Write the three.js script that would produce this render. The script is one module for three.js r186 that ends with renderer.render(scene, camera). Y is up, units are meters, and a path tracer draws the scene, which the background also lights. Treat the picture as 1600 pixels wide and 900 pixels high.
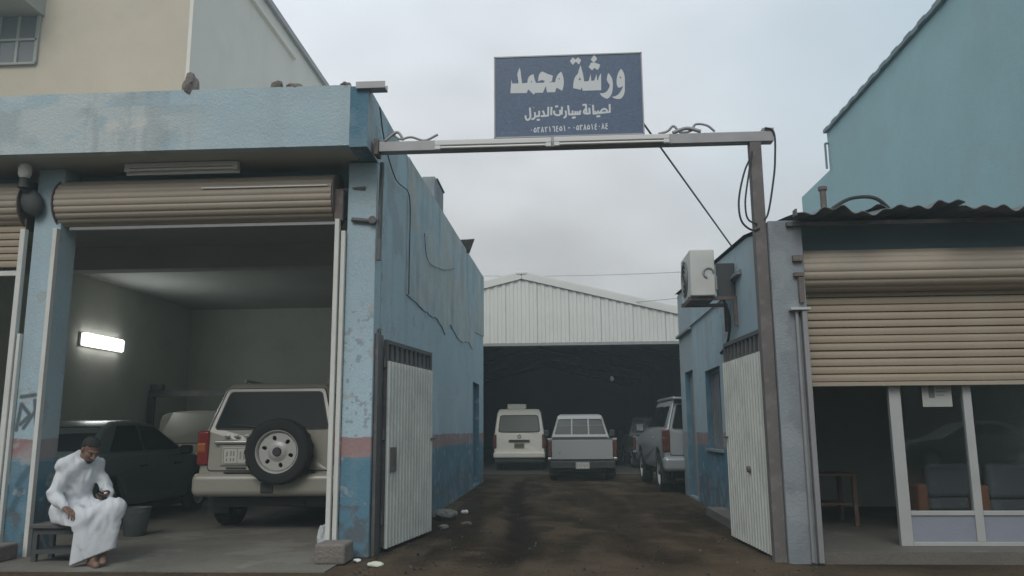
import * as THREE from 'three';
import { mergeGeometries, toCreasedNormals } from 'three/addons/utils/BufferGeometryUtils.js';
import { RoundedBoxGeometry } from 'three/addons/geometries/RoundedBoxGeometry.js';
import { MarchingCubes } from 'three/addons/objects/MarchingCubes.js';
import { RectAreaLightUniformsLib } from 'three/addons/lights/RectAreaLightUniformsLib.js';

// ------------------------------------------------------------------ camera, sky, sun, exposure
const scene = new THREE.Scene();
const camera = new THREE.PerspectiveCamera(2 * Math.atan(450 / 1260) * 180 / Math.PI, 1600 / 900, 0.1, 400);
camera.rotation.order = 'YXZ';
camera.rotation.set(10 * Math.PI / 180, 3.4 * Math.PI / 180, -0.4 * Math.PI / 180);
camera.position.set(0, 1.3, 0);
const renderer = new THREE.WebGLRenderer({ antialias: true });
renderer.setSize(1024, 576);
renderer.toneMapping = THREE.LinearToneMapping;
renderer.toneMappingExposure = 1;
renderer.shadowMap.enabled = true;
const SUN = { intensity: 1.15, dir: [-0.13, 0.74, 0.9], radius: 55 };
const SKY = { horizon: [0.53, 0.52, 0.515], zenith: [0.86, 0.925, 1.0], blue: [0.44, 0.57, 0.66] };
const FOG = { color: [0.46, 0.57, 0.58], density: 0.0042 };

// ------------------------------------------------------------------ noise
function lattice(ix, iy, seed) {
  let h = (Math.imul(ix, 374761393) + Math.imul(iy, 668265263) + Math.imul(seed, 974711)) | 0;
  h = Math.imul(h ^ (h >>> 13), 1274126177); h ^= h >>> 16;
  return (h >>> 0) / 4294967296;
}
function noise2(x, y, seed = 1, per = 0) {
  const xi = Math.floor(x), yi = Math.floor(y), fx = x - xi, fy = y - yi;
  const u = fx * fx * (3 - 2 * fx), v = fy * fy * (3 - 2 * fy);
  const w = (a) => per ? ((a % per) + per) % per : a;
  const a = lattice(w(xi), w(yi), seed), b = lattice(w(xi + 1), w(yi), seed), c = lattice(w(xi), w(yi + 1), seed), d = lattice(w(xi + 1), w(yi + 1), seed);
  return a + (b - a) * u + (c - a) * v + (a - b - c + d) * u * v;
}
function fbm(x, y, oct = 4, seed = 1, per = 0) {
  let s = 0, a = 0.5, n = 0;
  for (let i = 0; i < oct; i++) { s += a * noise2(x, y, seed + i * 17, per); n += a; a *= 0.5; x *= 2; y *= 2; if (per) per *= 2; }
  return s / n;
}
let rngState = 12345;
const rnd = () => { rngState = (Math.imul(rngState, 1664525) + 1013904223) | 0; return (rngState >>> 0) / 4294967296; };
const sm = (a, b, x) => { const t = Math.min(1, Math.max(0, (x - a) / (b - a))); return t * t * (3 - 2 * t); };
const lerp = (a, b, t) => a + (b - a) * t;
const mix3 = (a, b, t) => [lerp(a[0], b[0], t), lerp(a[1], b[1], t), lerp(a[2], b[2], t)];

{ // overcast evening sky, paler low down and bluer to the right
  const w = 1024, h = 512, data = new Float32Array(w * h * 4);
  for (let j = 0; j < h; j++) for (let i = 0; i < w; i++) {
    const lat = ((j + 0.5) / h - 0.5) * Math.PI, lon = ((i + 0.5) / w - 0.5) * 2 * Math.PI;
    const x = Math.cos(lat) * Math.cos(lon), z = Math.cos(lat) * Math.sin(lon), y = Math.sin(lat);
    const o = (j * w + i) * 4;
    const yy = Math.max(y, 0), q = 1 / (yy + 0.22);
    const c1 = fbm(x * q * 1.3 + 11, z * q * 1.3 + 5, 5, 3), c2 = fbm(x * q * 3.1 + 31, z * q * 3.1 + 9, 4, 8);
    let c = mix3(SKY.horizon, SKY.zenith, sm(0.05, 0.62, yy));
    const blue = sm(0.02, 0.75, x * 1.3 + (c1 - 0.5) * 0.9) * sm(0.05, 0.5, yy);
    c = mix3(c, SKY.blue, blue * 0.9);
    const k = 1 + ((c1 - 0.5) * 0.78 + (c2 - 0.5) * 0.36) * (1 - 0.6 * blue);
    if (y < -0.02) c = [0.16, 0.15, 0.14];
    data[o] = c[0] * k; data[o + 1] = c[1] * k; data[o + 2] = c[2] * k; data[o + 3] = 1;
  }
  const t = new THREE.DataTexture(data, w, h, THREE.RGBAFormat, THREE.FloatType);
  t.mapping = THREE.EquirectangularReflectionMapping; t.magFilter = THREE.LinearFilter; t.minFilter = THREE.LinearFilter; t.needsUpdate = true;
  scene.background = t; scene.environment = t;
}
const sun = new THREE.DirectionalLight(new THREE.Color().setRGB(1, 0.96, 0.9), SUN.intensity);
sun.position.set(SUN.dir[0] * 40, SUN.dir[1] * 40, SUN.dir[2] * 40 - 12);
sun.target.position.set(0, 0, -12);
sun.castShadow = true; sun.shadow.radius = SUN.radius; sun.shadow.mapSize.set(2048, 2048);
Object.assign(sun.shadow.camera, { left: -30, right: 30, top: 40, bottom: -40, near: 1, far: 120 });
scene.add(sun, sun.target);
scene.fog = new THREE.FogExp2(new THREE.Color().setRGB(...FOG.color), FOG.density);
RectAreaLightUniformsLib.init();

// ------------------------------------------------------------------ naming and building helpers
const used = new Map();
function numbered(name) { const n = used.get(name) ?? 0; used.set(name, n + 1); return n ? name + '_' + String(n).padStart(3, '0') : name; }
function tag(o, label, category, group) { o.userData.label = label; o.userData.category = category; if (group) o.userData.group = group; return o; }
function thing(name, label, category, pos = [0, 0, 0], turn = 0, group) {
  const o = new THREE.Group(); o.name = numbered(name); scene.add(o);
  o.position.set(...pos); o.rotation.y = turn;
  return tag(o, label, category, group);
}
function clean(g) {
  let r = g.index ? g.toNonIndexed() : g;
  if (!r.attributes.normal) r.computeVertexNormals();
  if (!r.attributes.uv) r.setAttribute('uv', new THREE.BufferAttribute(new Float32Array(r.attributes.position.count * 2), 2));
  const o = new THREE.BufferGeometry();
  for (const k of ['position', 'normal', 'uv']) o.setAttribute(k, r.attributes[k]);
  return o;
}
function obj(name, geos, mat, parent = scene) {
  const list = Array.isArray(geos) ? geos : [geos];
  const g = list.length === 1 ? list[0] : mergeGeometries(list.map(clean));
  const m = new THREE.Mesh(g, mat); m.castShadow = m.receiveShadow = true;
  m.name = parent === scene ? numbered(name) : name;
  parent.add(m);
  return m;
}
function piece(name, label, category, geos, mat, group) { return tag(obj(name, geos, mat), label, category, group); }
function struct(name, geos, mat) { const m = obj(name, geos, mat); m.userData.kind = 'structure'; return m; }
// uv in metres, projected along each face's main axis
function muv(g0) {
  const g = clean(g0), p = g.attributes.position, n = g.attributes.normal, uv = new Float32Array(p.count * 2);
  for (let i = 0; i < p.count; i++) {
    const ax = Math.abs(n.getX(i)), ay = Math.abs(n.getY(i)), az = Math.abs(n.getZ(i));
    const x = p.getX(i), y = p.getY(i), z = p.getZ(i);
    const q = ay > ax && ay > az ? [x, z] : ax > az ? [-z, y] : [x, y];
    uv[2 * i] = q[0]; uv[2 * i + 1] = q[1];
  }
  g.setAttribute('uv', new THREE.BufferAttribute(uv, 2));
  return g;
}
// box from min to max corner
function bx(x0, x1, y0, y1, z0, z1, r = 0) {
  const w = Math.abs(x1 - x0), h = Math.abs(y1 - y0), d = Math.abs(z1 - z0);
  const g = r ? new RoundedBoxGeometry(w, h, d, 2, Math.min(r, w / 2.01, h / 2.01, d / 2.01)) : new THREE.BoxGeometry(w, h, d);
  g.translate((x0 + x1) / 2, (y0 + y1) / 2, (z0 + z1) / 2);
  return muv(g);
}
function tube(pts, r, seg = 8, n = 0) {
  const v = pts.map((p) => new THREE.Vector3(...p));
  return new THREE.TubeGeometry(new THREE.CatmullRomCurve3(v, false, 'centripetal'), n || Math.max(2, v.length * 6), r, seg, false);
}
function rod(a, b, r, seg = 10) {
  const A = new THREE.Vector3(...a), B = new THREE.Vector3(...b), d = B.clone().sub(A), L = d.length();
  const g = new THREE.CylinderGeometry(r, r, L, seg);
  g.applyQuaternion(new THREE.Quaternion().setFromUnitVectors(new THREE.Vector3(0, 1, 0), d.normalize()));
  g.translate((A.x + B.x) / 2, (A.y + B.y) / 2, (A.z + B.z) / 2);
  return g;
}
function bar(a, b, w, h) { // square bar between two points
  const A = new THREE.Vector3(...a), B = new THREE.Vector3(...b), d = B.clone().sub(A), L = d.length();
  const g = new THREE.BoxGeometry(w, L, h);
  g.applyQuaternion(new THREE.Quaternion().setFromUnitVectors(new THREE.Vector3(0, 1, 0), d.normalize()));
  g.translate((A.x + B.x) / 2, (A.y + B.y) / 2, (A.z + B.z) / 2);
  return muv(g);
}
function rpoly(pts, r, Klass = THREE.Shape) { // polygon with rounded corners
  const s = new Klass(), n = pts.length;
  for (let i = 0; i < n; i++) {
    const p = pts[i], a = pts[(i + n - 1) % n], b = pts[(i + 1) % n];
    const la = Math.hypot(a[0] - p[0], a[1] - p[1]), lb = Math.hypot(b[0] - p[0], b[1] - p[1]);
    const ra = Math.min(r, la / 2.1), rb = Math.min(r, lb / 2.1);
    const s0 = [p[0] + (a[0] - p[0]) * ra / la, p[1] + (a[1] - p[1]) * ra / la], s1 = [p[0] + (b[0] - p[0]) * rb / lb, p[1] + (b[1] - p[1]) * rb / lb];
    if (i === 0) s.moveTo(...s0); else s.lineTo(...s0);
    s.quadraticCurveTo(p[0], p[1], s1[0], s1[1]);
  }
  s.closePath();
  return s;
}
function poly(pts, Klass = THREE.Shape) { const s = new Klass(); pts.forEach((p, i) => (i ? s.lineTo(...p) : s.moveTo(...p))); s.closePath(); return s; }
const rect = (x0, x1, y0, y1) => [[x0, y0], [x1, y0], [x1, y1], [x0, y1]];
function slab(shape, th, bevel = 0) {
  return bevel ? new THREE.ExtrudeGeometry(shape, { depth: th - 2 * bevel, bevelEnabled: true, bevelSize: bevel, bevelOffset: -bevel, bevelThickness: bevel, bevelSegments: 2, curveSegments: 8 }).translate(0, 0, bevel)
    : new THREE.ExtrudeGeometry(shape, { depth: th, bevelEnabled: false, curveSegments: 8 });
}
// a wall whose outline is drawn in (distance ahead s, height y); x from x0 to x1. uv stays (s, y)
function sideWall(shape, x0, x1) { const g = slab(shape, x1 - x0); g.rotateY(Math.PI / 2); g.translate(x0, 0, 0); return g; }
// corrugated sheet standing in the xy plane, ribs vertical, top given by fn(x)
function ribbed(x0, x1, yb, topFn, pitch, amp, th = 0.004, flat = 0.5) {
  const xs = [], pos = [], uv = [], idx = [];
  const n = Math.max(1, Math.round((x1 - x0) / pitch)), p = (x1 - x0) / n;
  for (let i = 0; i < n; i++) { const a = x0 + i * p; xs.push([a, 0], [a + p * flat * 0.8, 0], [a + p * (flat * 0.8 + 0.1), amp], [a + p * 0.9, amp]); }
  xs.push([x1, 0]);
  for (const [x, z] of xs) for (const y of [yb, topFn(x)]) { pos.push(x, y, z); uv.push(x, y); }
  for (let i = 0; i < xs.length - 1; i++) { const a = 2 * i; idx.push(a, a + 2, a + 1, a + 1, a + 2, a + 3); }
  const g = new THREE.BufferGeometry();
  g.setAttribute('position', new THREE.Float32BufferAttribute(pos, 3)); g.setAttribute('uv', new THREE.Float32BufferAttribute(uv, 2)); g.setIndex(idx);
  const q = g.toNonIndexed(); q.computeVertexNormals();
  return q;
}

// ------------------------------------------------------------------ textures
const enc = (v) => { v = Math.min(1, Math.max(0, v)); return 255 * (v <= 0.0031308 ? v * 12.92 : 1.055 * Math.pow(v, 1 / 2.4) - 0.055); };
function colourTex(w, h, wm, hm, fn) { // fn(x metres, y metres) -> linear rgb
  const d = new Uint8Array(w * h * 4);
  for (let j = 0; j < h; j++) for (let i = 0; i < w; i++) {
    const c = fn((i + 0.5) / w * wm, (j + 0.5) / h * hm), o = (j * w + i) * 4;
    d[o] = enc(c[0]); d[o + 1] = enc(c[1]); d[o + 2] = enc(c[2]); d[o + 3] = 255;
  }
  const t = new THREE.DataTexture(d, w, h); t.colorSpace = THREE.SRGBColorSpace;
  t.magFilter = THREE.LinearFilter; t.minFilter = THREE.LinearMipmapLinearFilter; t.generateMipmaps = true;
  t.wrapS = t.wrapT = THREE.RepeatWrapping; t.repeat.set(1 / wm, 1 / hm); t.needsUpdate = true;
  return t;
}
function greyTex(n, m, fn) {
  const d = new Uint8Array(n * n * 4);
  for (let j = 0; j < n; j++) for (let i = 0; i < n; i++) { const v = 255 * Math.min(1, Math.max(0, fn(i / n, j / n))), o = (j * n + i) * 4; d[o] = d[o + 1] = d[o + 2] = v; d[o + 3] = 255; }
  const t = new THREE.DataTexture(d, n, n); t.magFilter = THREE.LinearFilter; t.minFilter = THREE.LinearFilter; t.wrapS = t.wrapT = THREE.RepeatWrapping; t.repeat.set(1 / m, 1 / m); t.needsUpdate = true;
  return t;
}
const bumpPlaster = greyTex(512, 2, (u, v) => fbm(u * 8, v * 8, 6, 5, 8) * 0.7 + 0.3 * noise2(u * 128, v * 128, 9, 128));
const bumpDirt = greyTex(512, 3, (u, v) => fbm(u * 12, v * 12, 6, 15, 12) * 0.6 + 0.4 * Math.pow(noise2(u * 96, v * 96, 4, 96), 3));
const roughTex = greyTex(256, 1.5, (u, v) => 0.55 + 0.45 * fbm(u * 6, v * 6, 5, 25, 6));
const std = (o) => { const { rgb, ...r } = o; const m = new THREE.MeshStandardMaterial(r); if (rgb) m.color.setRGB(...rgb); return m; };
const phys = (o) => { const { rgb, ...r } = o; const m = new THREE.MeshPhysicalMaterial(r); if (rgb) m.color.setRGB(...rgb); return m; };
// mottled tileable material of one colour
function mottled(rgb, amt, tile, seed, o = {}) {
  const t = colourTex(256, 256, tile, tile, (x, y) => {
    const n = fbm(x / tile * 6, y / tile * 6, 6, seed, 6) - 0.5, f = noise2(x / tile * 120, y / tile * 120, seed + 3, 120) - 0.5;
    const k = 1 + n * amt * 2 + f * amt * 0.5, w = sm(0.08, 0.2, fbm(x / tile * 9, y / tile * 9, 4, seed + 40, 9) - 0.5) * amt;
    return mix3(rgb.map((c) => c * k), [0.3, 0.29, 0.27], w);
  });
  return std({ map: t, roughness: 0.9, bumpMap: bumpPlaster, bumpScale: 0.004, ...o });
}

// ------------------------------------------------------------------ paints
const BLUE = [0.375, 0.49, 0.54], DEEP = [0.092, 0.20, 0.27], BAND = [0.30, 0.195, 0.19], RENDER = [0.47, 0.51, 0.49], DIRT = [0.11, 0.085, 0.068];
function paintedWall(s, y, seed) { // light blue over a red band over deeper blue, worn
  const wob = (noise2(s * 5, 1, seed) - 0.5) * 0.025;
  let c = y > 1.24 + wob ? BLUE : y > 1.03 + wob ? BAND : DEEP;
  const big = fbm(s * 0.7, y * 0.7, 5, seed + 1), mid = fbm(s * 3, y * 3, 5, seed + 2), fine = noise2(s * 70, y * 70, seed + 3), streak = fbm(s * 5, y * 0.35, 4, seed + 4);
  c = c.map((v) => v * (0.86 + 0.3 * big + 0.1 * (fine - 0.5)));
  c = mix3(c, [0.40, 0.45, 0.46], 0.4 * sm(0.5, 0.72, mid) * (y > 1.0 ? 1 : 0.45));                       // chalky worn paint
  c = mix3(c, [0.27, 0.31, 0.32], 0.3 * sm(0.5, 0.8, streak) * sm(0.4, 0.6, big)); // rain streaks
  c = mix3(c, [0.36, 0.37, 0.36], 0.6 * sm(0.70, 0.74, fbm(s * 6, y * 6, 4, seed + 6)));   // chips down to plaster
  const splash = 0.16 + 0.5 * (fbm(s * 2.2, 3, 4, seed + 9) - 0.3);
  c = mix3(c, DIRT, 0.6 * sm(0.36, 0.66, fbm(s * 9, y * 9, 4, seed + 8)) * (y < splash + 0.25 ? 1 : 0));
  return c;
}
function seg2(px, py, ax, ay, bx_, by) { const dx = bx_ - ax, dy = by - ay, t = Math.min(1, Math.max(0, ((px - ax) * dx + (py - ay) * dy) / (dx * dx + dy * dy))); return Math.hypot(px - ax - dx * t, py - ay - dy * t); }

const alleyLeftTex = colourTex(1600, 640, 14, 5.5, (x, y) => {
  const s = x < 8 ? x + 14 : x;
  let c = paintedWall(s, y, 20); if (y > 1.24) c = c.map((v) => v * 1.06);
  c = mix3(c, [0.30, 0.33, 0.33], 0.5 * sm(0.5, 0.62, fbm(s * 1.6, y * 1.6, 5, 61)) * (y > 3.3 ? 1 : 0.25));
  if (s < 9.05) c = mix3(c, [0.25, 0.28, 0.29], 0.6 * sm(0.64, 0.69, fbm(s * 14, y * 14, 3, 71)));
  return c;
});
const patchTex = colourTex(1024, 400, 14, 5.5, (x, y) => {
  const s = x < 8 ? x + 14 : x, low = 3.2 + 0.9 * fbm(s * 0.8, 2, 3, 5);
  let c = mix3(BLUE, RENDER, 0.8 * sm(0.36, 0.6, fbm(s * 1.3, y * 1.3, 5, 88) + (y < low + 0.5 ? 0.12 : 0)));
  c = c.map((v) => v * (0.82 + 0.36 * fbm(s * 4, y * 4, 5, 90)));
  c = mix3(c, [0.26, 0.285, 0.285], 0.45 * sm(0.5, 0.74, fbm(s * 4, y * 0.6, 4, 93)));
  c = mix3(c, [0.45, 0.44, 0.40], 0.5 * sm(0.58, 0.7, fbm(s * 2.4, y * 2.4, 5, 97)));
  return c;
});
const pillarTex = colourTex(1024, 560, 8, 4.4, (x, y) => {
  let c = paintedWall(x, y, 130);
  const marks = [[2.02, 1.34, 2.05, 1.62], [2.05, 1.62, 2.16, 1.5], [2.16, 1.5, 2.06, 1.4], [2.1, 1.36, 2.24, 1.58], [2.2, 1.66, 2.24, 1.4], [2.04, 1.7, 2.2, 1.72]]; // black spray marks
  const far = Math.min(...marks.map((m) => seg2(x, y, ...m)));
  c = mix3(c, [0.04, 0.05, 0.055], 0.8 * (1 - sm(0.012, 0.032, far)));
  const spot = Math.min(seg2(x, y, 2.1, 0.75, 2.2, 0.92), seg2(x, y, 2.06, 0.5, 2.14, 0.7));
  c = mix3(c, [0.05, 0.08, 0.1], 0.55 * (1 - sm(0.02, 0.05, spot)));
  if (x > 5.5 && y > 1.2 && y < 2.6) c = mix3(c, [0.24, 0.28, 0.29], 0.7 * sm(0.66, 0.70, fbm(x * 20, y * 20, 3, 75)));
  return c;
});
const fasciaTex = colourTex(1536, 96, 13, 0.8, (x0, y0) => {
  const x = x0 - 13, y = y0 < 0.05 ? y0 + 4.8 : y0 + 4.0; // x0 wraps at 13 m, y0 at 0.8 m
  const blue = [0.385, 0.50, 0.545];
  let c = blue.map((v) => v * (0.9 + 0.2 * fbm(x * 1.2, y * 2, 4, 203)));
  const left = sm(-3.5, -4.6, x);
  const n = fbm(x * 1.5, y * 2.2, 6, 207);
  c = mix3(c, [0.38, 0.43, 0.435], 0.8 * sm(0.33, 0.55, n) * (0.25 + 0.75 * left));
  c = mix3(c, [0.52, 0.56, 0.55], 0.75 * sm(0.43, 0.60, fbm(x * 2.6, y * 3, 5, 213)) * (0.15 + 0.85 * left));
  c = mix3(c, [0.27, 0.31, 0.32], 0.4 * sm(0.54, 0.74, fbm(x * 7, y * 0.9, 4, 219)) * (0.3 + 0.7 * left));
  c = mix3(c, [0.6, 0.6, 0.56], 0.75 * (1 - sm(0.02, 0.1, seg2(x, y, -4.9, 4.62, -4.55, 4.66))) * sm(0.35, 0.5, fbm(x * 9, y * 9, 4, 231)));
  return c;
});
const alleyRightTex = colourTex(1024, 480, 10, 4.4, (x, y) => {
  const s = x < 8 ? x + 10 : x;
  let c = paintedWall(s, y, 340);
  if (s > 15.2) c = mix3(c, [0.36, 0.40, 0.41], 0.6);
  return c;
});
const rightPillarTex = colourTex(512, 512, 4, 4, (x, y) => {
  let c = [0.235, 0.262, 0.28];
  c = c.map((v) => v * (0.8 + 0.4 * fbm(x * 3, y * 1.5, 5, 402)));
  c = mix3(c, [0.17, 0.19, 0.2], 0.5 * sm(0.52, 0.72, fbm(x * 6, y * 3, 5, 407)));
  c = mix3(c, [0.30, 0.33, 0.34], 0.5 * sm(0.55, 0.65, fbm(x * 4, y * 4, 4, 411)));
  return c;
});
const M = {
  alleyLeft: std({ map: alleyLeftTex, roughness: 0.92, bumpMap: bumpPlaster, bumpScale: 0.012 }),
  patch: std({ map: patchTex, roughness: 0.95, bumpMap: bumpPlaster, bumpScale: 0.02 }),
  pillar: std({ map: pillarTex, roughness: 0.9, bumpMap: bumpPlaster, bumpScale: 0.008 }),
  fascia: std({ map: fasciaTex, roughness: 0.92, bumpMap: bumpPlaster, bumpScale: 0.01 }),
  alleyRight: std({ map: alleyRightTex, roughness: 0.92, bumpMap: bumpPlaster, bumpScale: 0.008 }),
  rightPillar: std({ map: rightPillarTex, roughness: 0.85, bumpMap: bumpPlaster, bumpScale: 0.008 }),
  blue: mottled([0.24, 0.36, 0.42], 0.1, 4, 501),
  tall: mottled([0.33, 0.51, 0.545], 0.09, 6, 511),
  tallCap: mottled([0.2, 0.27, 0.29], 0.1, 2, 513),
  cream: mottled([0.57, 0.51, 0.405], 0.08, 6, 521),
  creamSide: mottled([0.76, 0.73, 0.66], 0.05, 6, 523),
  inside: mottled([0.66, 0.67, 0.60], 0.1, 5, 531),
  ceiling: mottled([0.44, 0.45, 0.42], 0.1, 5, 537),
  concrete: mottled([0.165, 0.15, 0.125], 0.32, 4, 541, { bumpScale: 0.01 }),
  step: mottled([0.13, 0.118, 0.10], 0.2, 3, 547, { bumpScale: 0.01 }),
  block: mottled([0.19, 0.165, 0.145], 0.25, 1, 551, { bumpScale: 0.02 }),
  beige: mottled([0.33, 0.268, 0.19], 0.1, 2, 561, { roughness: 0.5, bumpScale: 0.0005 }),
  beigeDrum: mottled([0.38, 0.325, 0.255], 0.1, 2, 563, { roughness: 0.5, bumpScale: 0.0005 }),
  whitePaint: mottled([0.62, 0.62, 0.58], 0.1, 1.5, 571, { roughness: 0.55, bumpScale: 0.001 }),
  gateWhite: mottled([0.58, 0.595, 0.545], 0.15, 1.6, 577, { roughness: 0.6, bumpScale: 0.002 }),
  alu: mottled([0.50, 0.51, 0.49], 0.06, 1, 581, { roughness: 0.4, metalness: 0.3, bumpScale: 0.0005 }),
  steel: mottled([0.12, 0.115, 0.115], 0.2, 0.8, 587, { roughness: 0.55, metalness: 0.4, bumpScale: 0.002 }),
  post: mottled([0.15, 0.135, 0.13], 0.2, 0.8, 595, { roughness: 0.75, metalness: 0.2, bumpScale: 0.003 }),
  rust: mottled([0.16, 0.13, 0.115], 0.25, 0.8, 593, { roughness: 0.8, metalness: 0.2, bumpScale: 0.003 }),
  greyMetal: mottled([0.30, 0.295, 0.30], 0.12, 1, 599, { roughness: 0.5, metalness: 0.4, bumpScale: 0.001 }),
  roofSheet: mottled([0.15, 0.165, 0.175], 0.2, 1.5, 601, { roughness: 0.75, metalness: 0.2, bumpScale: 0.003 }),
  hallSheet: mottled([0.68, 0.68, 0.64], 0.05, 3, 607, { roughness: 0.55, bumpScale: 0.001 }),
  hallInside: mottled([0.68, 0.68, 0.64], 0.06, 4, 613, { roughness: 0.9 }),
  black: std({ rgb: [0.02, 0.02, 0.021], roughness: 0.75 }),
  rubber: std({ rgb: [0.018, 0.018, 0.019], roughness: 0.9, bumpMap: bumpDirt, bumpScale: 0.003 }),
  cable: std({ rgb: [0.03, 0.032, 0.035], roughness: 0.6 }),
  darkGrey: std({ rgb: [0.06, 0.065, 0.068], roughness: 0.7 }),
  lampGlass: std({ rgb: [0.78, 0.78, 0.75], roughness: 0.25 }),
  tubeWhite: std({ rgb: [0.66, 0.66, 0.64], roughness: 0.4 }),
  pane: phys({ rgb: [0.92, 0.96, 0.95], transmission: 1, thickness: 0, roughness: 0.02, ior: 1.5 }),
  wood: mottled([0.16, 0.085, 0.055], 0.2, 0.7, 617, { roughness: 0.6, bumpScale: 0.001 }),
};

// ------------------------------------------------------------------ ground
{
  const xs = [], zs = [];
  for (const v of [-300, -150, -80, -40, -20, -12, -8, -6, -4.5, -3.4]) xs.push(v);
  for (let x = -2.6; x <= 2.8; x += 0.06) xs.push(x);
  for (const v of [3.4, 4.5, 6, 9, 14, 30, 80, 150, 300]) xs.push(v);
  for (const v of [200, 100, 50, 20, 8, 0, -3, -5, -6]) zs.push(v);
  for (let z = -6.6; z >= -22; z -= 0.08) zs.push(z);
  for (const v of [-23, -24, -26, -28, -32, -38, -46, -60, -100, -200, -300]) zs.push(v);
  const rutX = (z) => { const k = [[-7, -0.42], [-7.7, -0.5], [-8.4, -0.62], [-9.5, -0.62], [-10.9, -0.62], [-14, -0.78], [-19.5, -1.02], [-24, -1.2]]; for (let i = 0; i < k.length - 1; i++) if (z <= k[i][0] && z >= k[i + 1][0]) return lerp(k[i][1], k[i + 1][1], (z - k[i][0]) / (k[i + 1][0] - k[i][0])); return -0.5; };
  const pos = [], uv = [], col = [], idx = [], nx = xs.length;
  for (const z of zs) for (const x of xs) {
    const fine = x > -2.7 && x < 2.9 && z < -6.5 && z > -22.1;
    const d = Math.abs(x - rutX(z) + (noise2(z * 2.2, 3, 5) - 0.5) * 0.22), d2 = Math.abs(x - rutX(z) - 1.45 + (noise2(z * 1.4, 9, 5) - 0.5) * 0.4);
    const inner = fine ? sm(-1.98, -1.6, x) * (1 - sm(2.0, 2.4, x)) : 0;
    const open = sm(-6.6, -8.4, z);
    let h = fine ? (fbm(x * 1.1, z * 1.1, 4, 701) - 0.5) * 0.07 + (fbm(x * 5, z * 5, 3, 705) - 0.5) * 0.025 : 0;
    const rut = (1 - sm(0.06, 0.26, d)) * sm(-6.9, -7.6, z) * (z > -21 ? 1 : 0), rut2 = (1 - sm(0.15, 0.5, d2)) * (z > -21 ? 1 : 0);
    h -= rut * 0.05 + rut2 * 0.025; h *= inner * open * sm(-22, -20, z) ; if (!fine) h = 0;
    pos.push(x, h, z); uv.push(x, z);
    let c = [0.064, 0.044, 0.027];
    const n1 = fbm(x * 0.9, z * 0.5, 5, 711), n2 = fbm(x * 2.6, z * 2.1, 4, 717);
    c = mix3(c, [0.032, 0.023, 0.015], 0.85 * sm(0.44, 0.62, n1));       // oil-soaked earth
    c = mix3(c, [0.104, 0.076, 0.050], 0.7 * sm(0.5, 0.66, n2));          // dry dust
    c = mix3(c, [0.030, 0.023, 0.012], 0.55 * sm(0.55, 0.68, fbm(x * 1.4 + 8, z * 1.1, 4, 719)));
    c = mix3(c, [0.104, 0.077, 0.052], 0.7 * sm(0.46, 0.68, fbm(x * 2.4 + 3, z * 0.35, 4, 731)));  // dust along the wheel tracks
    c = mix3(c, [0.020, 0.015, 0.011], 0.6 * sm(0.53, 0.7, fbm(x * 3.1 + 7, z * 0.5, 4, 735)));
    c = mix3(c, [0.018, 0.012, 0.008], 0.9 * rut);                        // damp rut
    c = mix3(c, [0.024, 0.015, 0.009], 0.5 * rut2);
    const near = sm(-8.8, -7.9, z + (fbm(x * 1.6, 5, 3, 721) - 0.5) * 0.7); c = mix3(c, [0.100, 0.073, 0.048], near * 0.8);
    col.push(...c);
  }
  for (let j = 0; j < zs.length - 1; j++) for (let i = 0; i < nx - 1; i++) { const a = j * nx + i; idx.push(a, a + 1, a + nx, a + 1, a + nx + 1, a + nx); }
  const g = new THREE.BufferGeometry();
  g.setAttribute('position', new THREE.Float32BufferAttribute(pos, 3)); g.setAttribute('uv', new THREE.Float32BufferAttribute(uv, 2)); g.setAttribute('color', new THREE.Float32BufferAttribute(col, 3)); g.setIndex(idx);
  g.computeVertexNormals();
  const t = colourTex(768, 768, 3, 3, (x, y) => {
    const u = x / 3, v = y / 3, a = fbm(u * 10, v * 10, 7, 741, 10), b = noise2(u * 220, v * 220, 745, 220), peb = sm(0.8, 0.92, noise2(u * 90, v * 90, 749, 90));
    const k = 0.55 + 0.7 * a + 0.25 * (b - 0.5) + 0.35 * peb;
    return [Math.min(1, k * 0.95), Math.min(1, k * 0.93), Math.min(1, k * 0.9)];
  });
  const m = phys({ map: t, vertexColors: true, roughness: 1, specularIntensity: 0.15, bumpMap: bumpDirt, bumpScale: 0.03 });
  struct('ground', g, m);
}
struct('garage_floor', bx(-9.2, -2.232, -0.1, 0.012, -7.75, -19.5), M.concrete);
struct('shop_floor', bx(2.2, 5.498, -0.1, 0.115, -8.32, -13.0), M.step);
struct('hall_floor', bx(-7.3, 5.0, -0.1, 0.008, -24.6, -60.4), mottled([0.075, 0.068, 0.06], 0.2, 4, 755));

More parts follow.
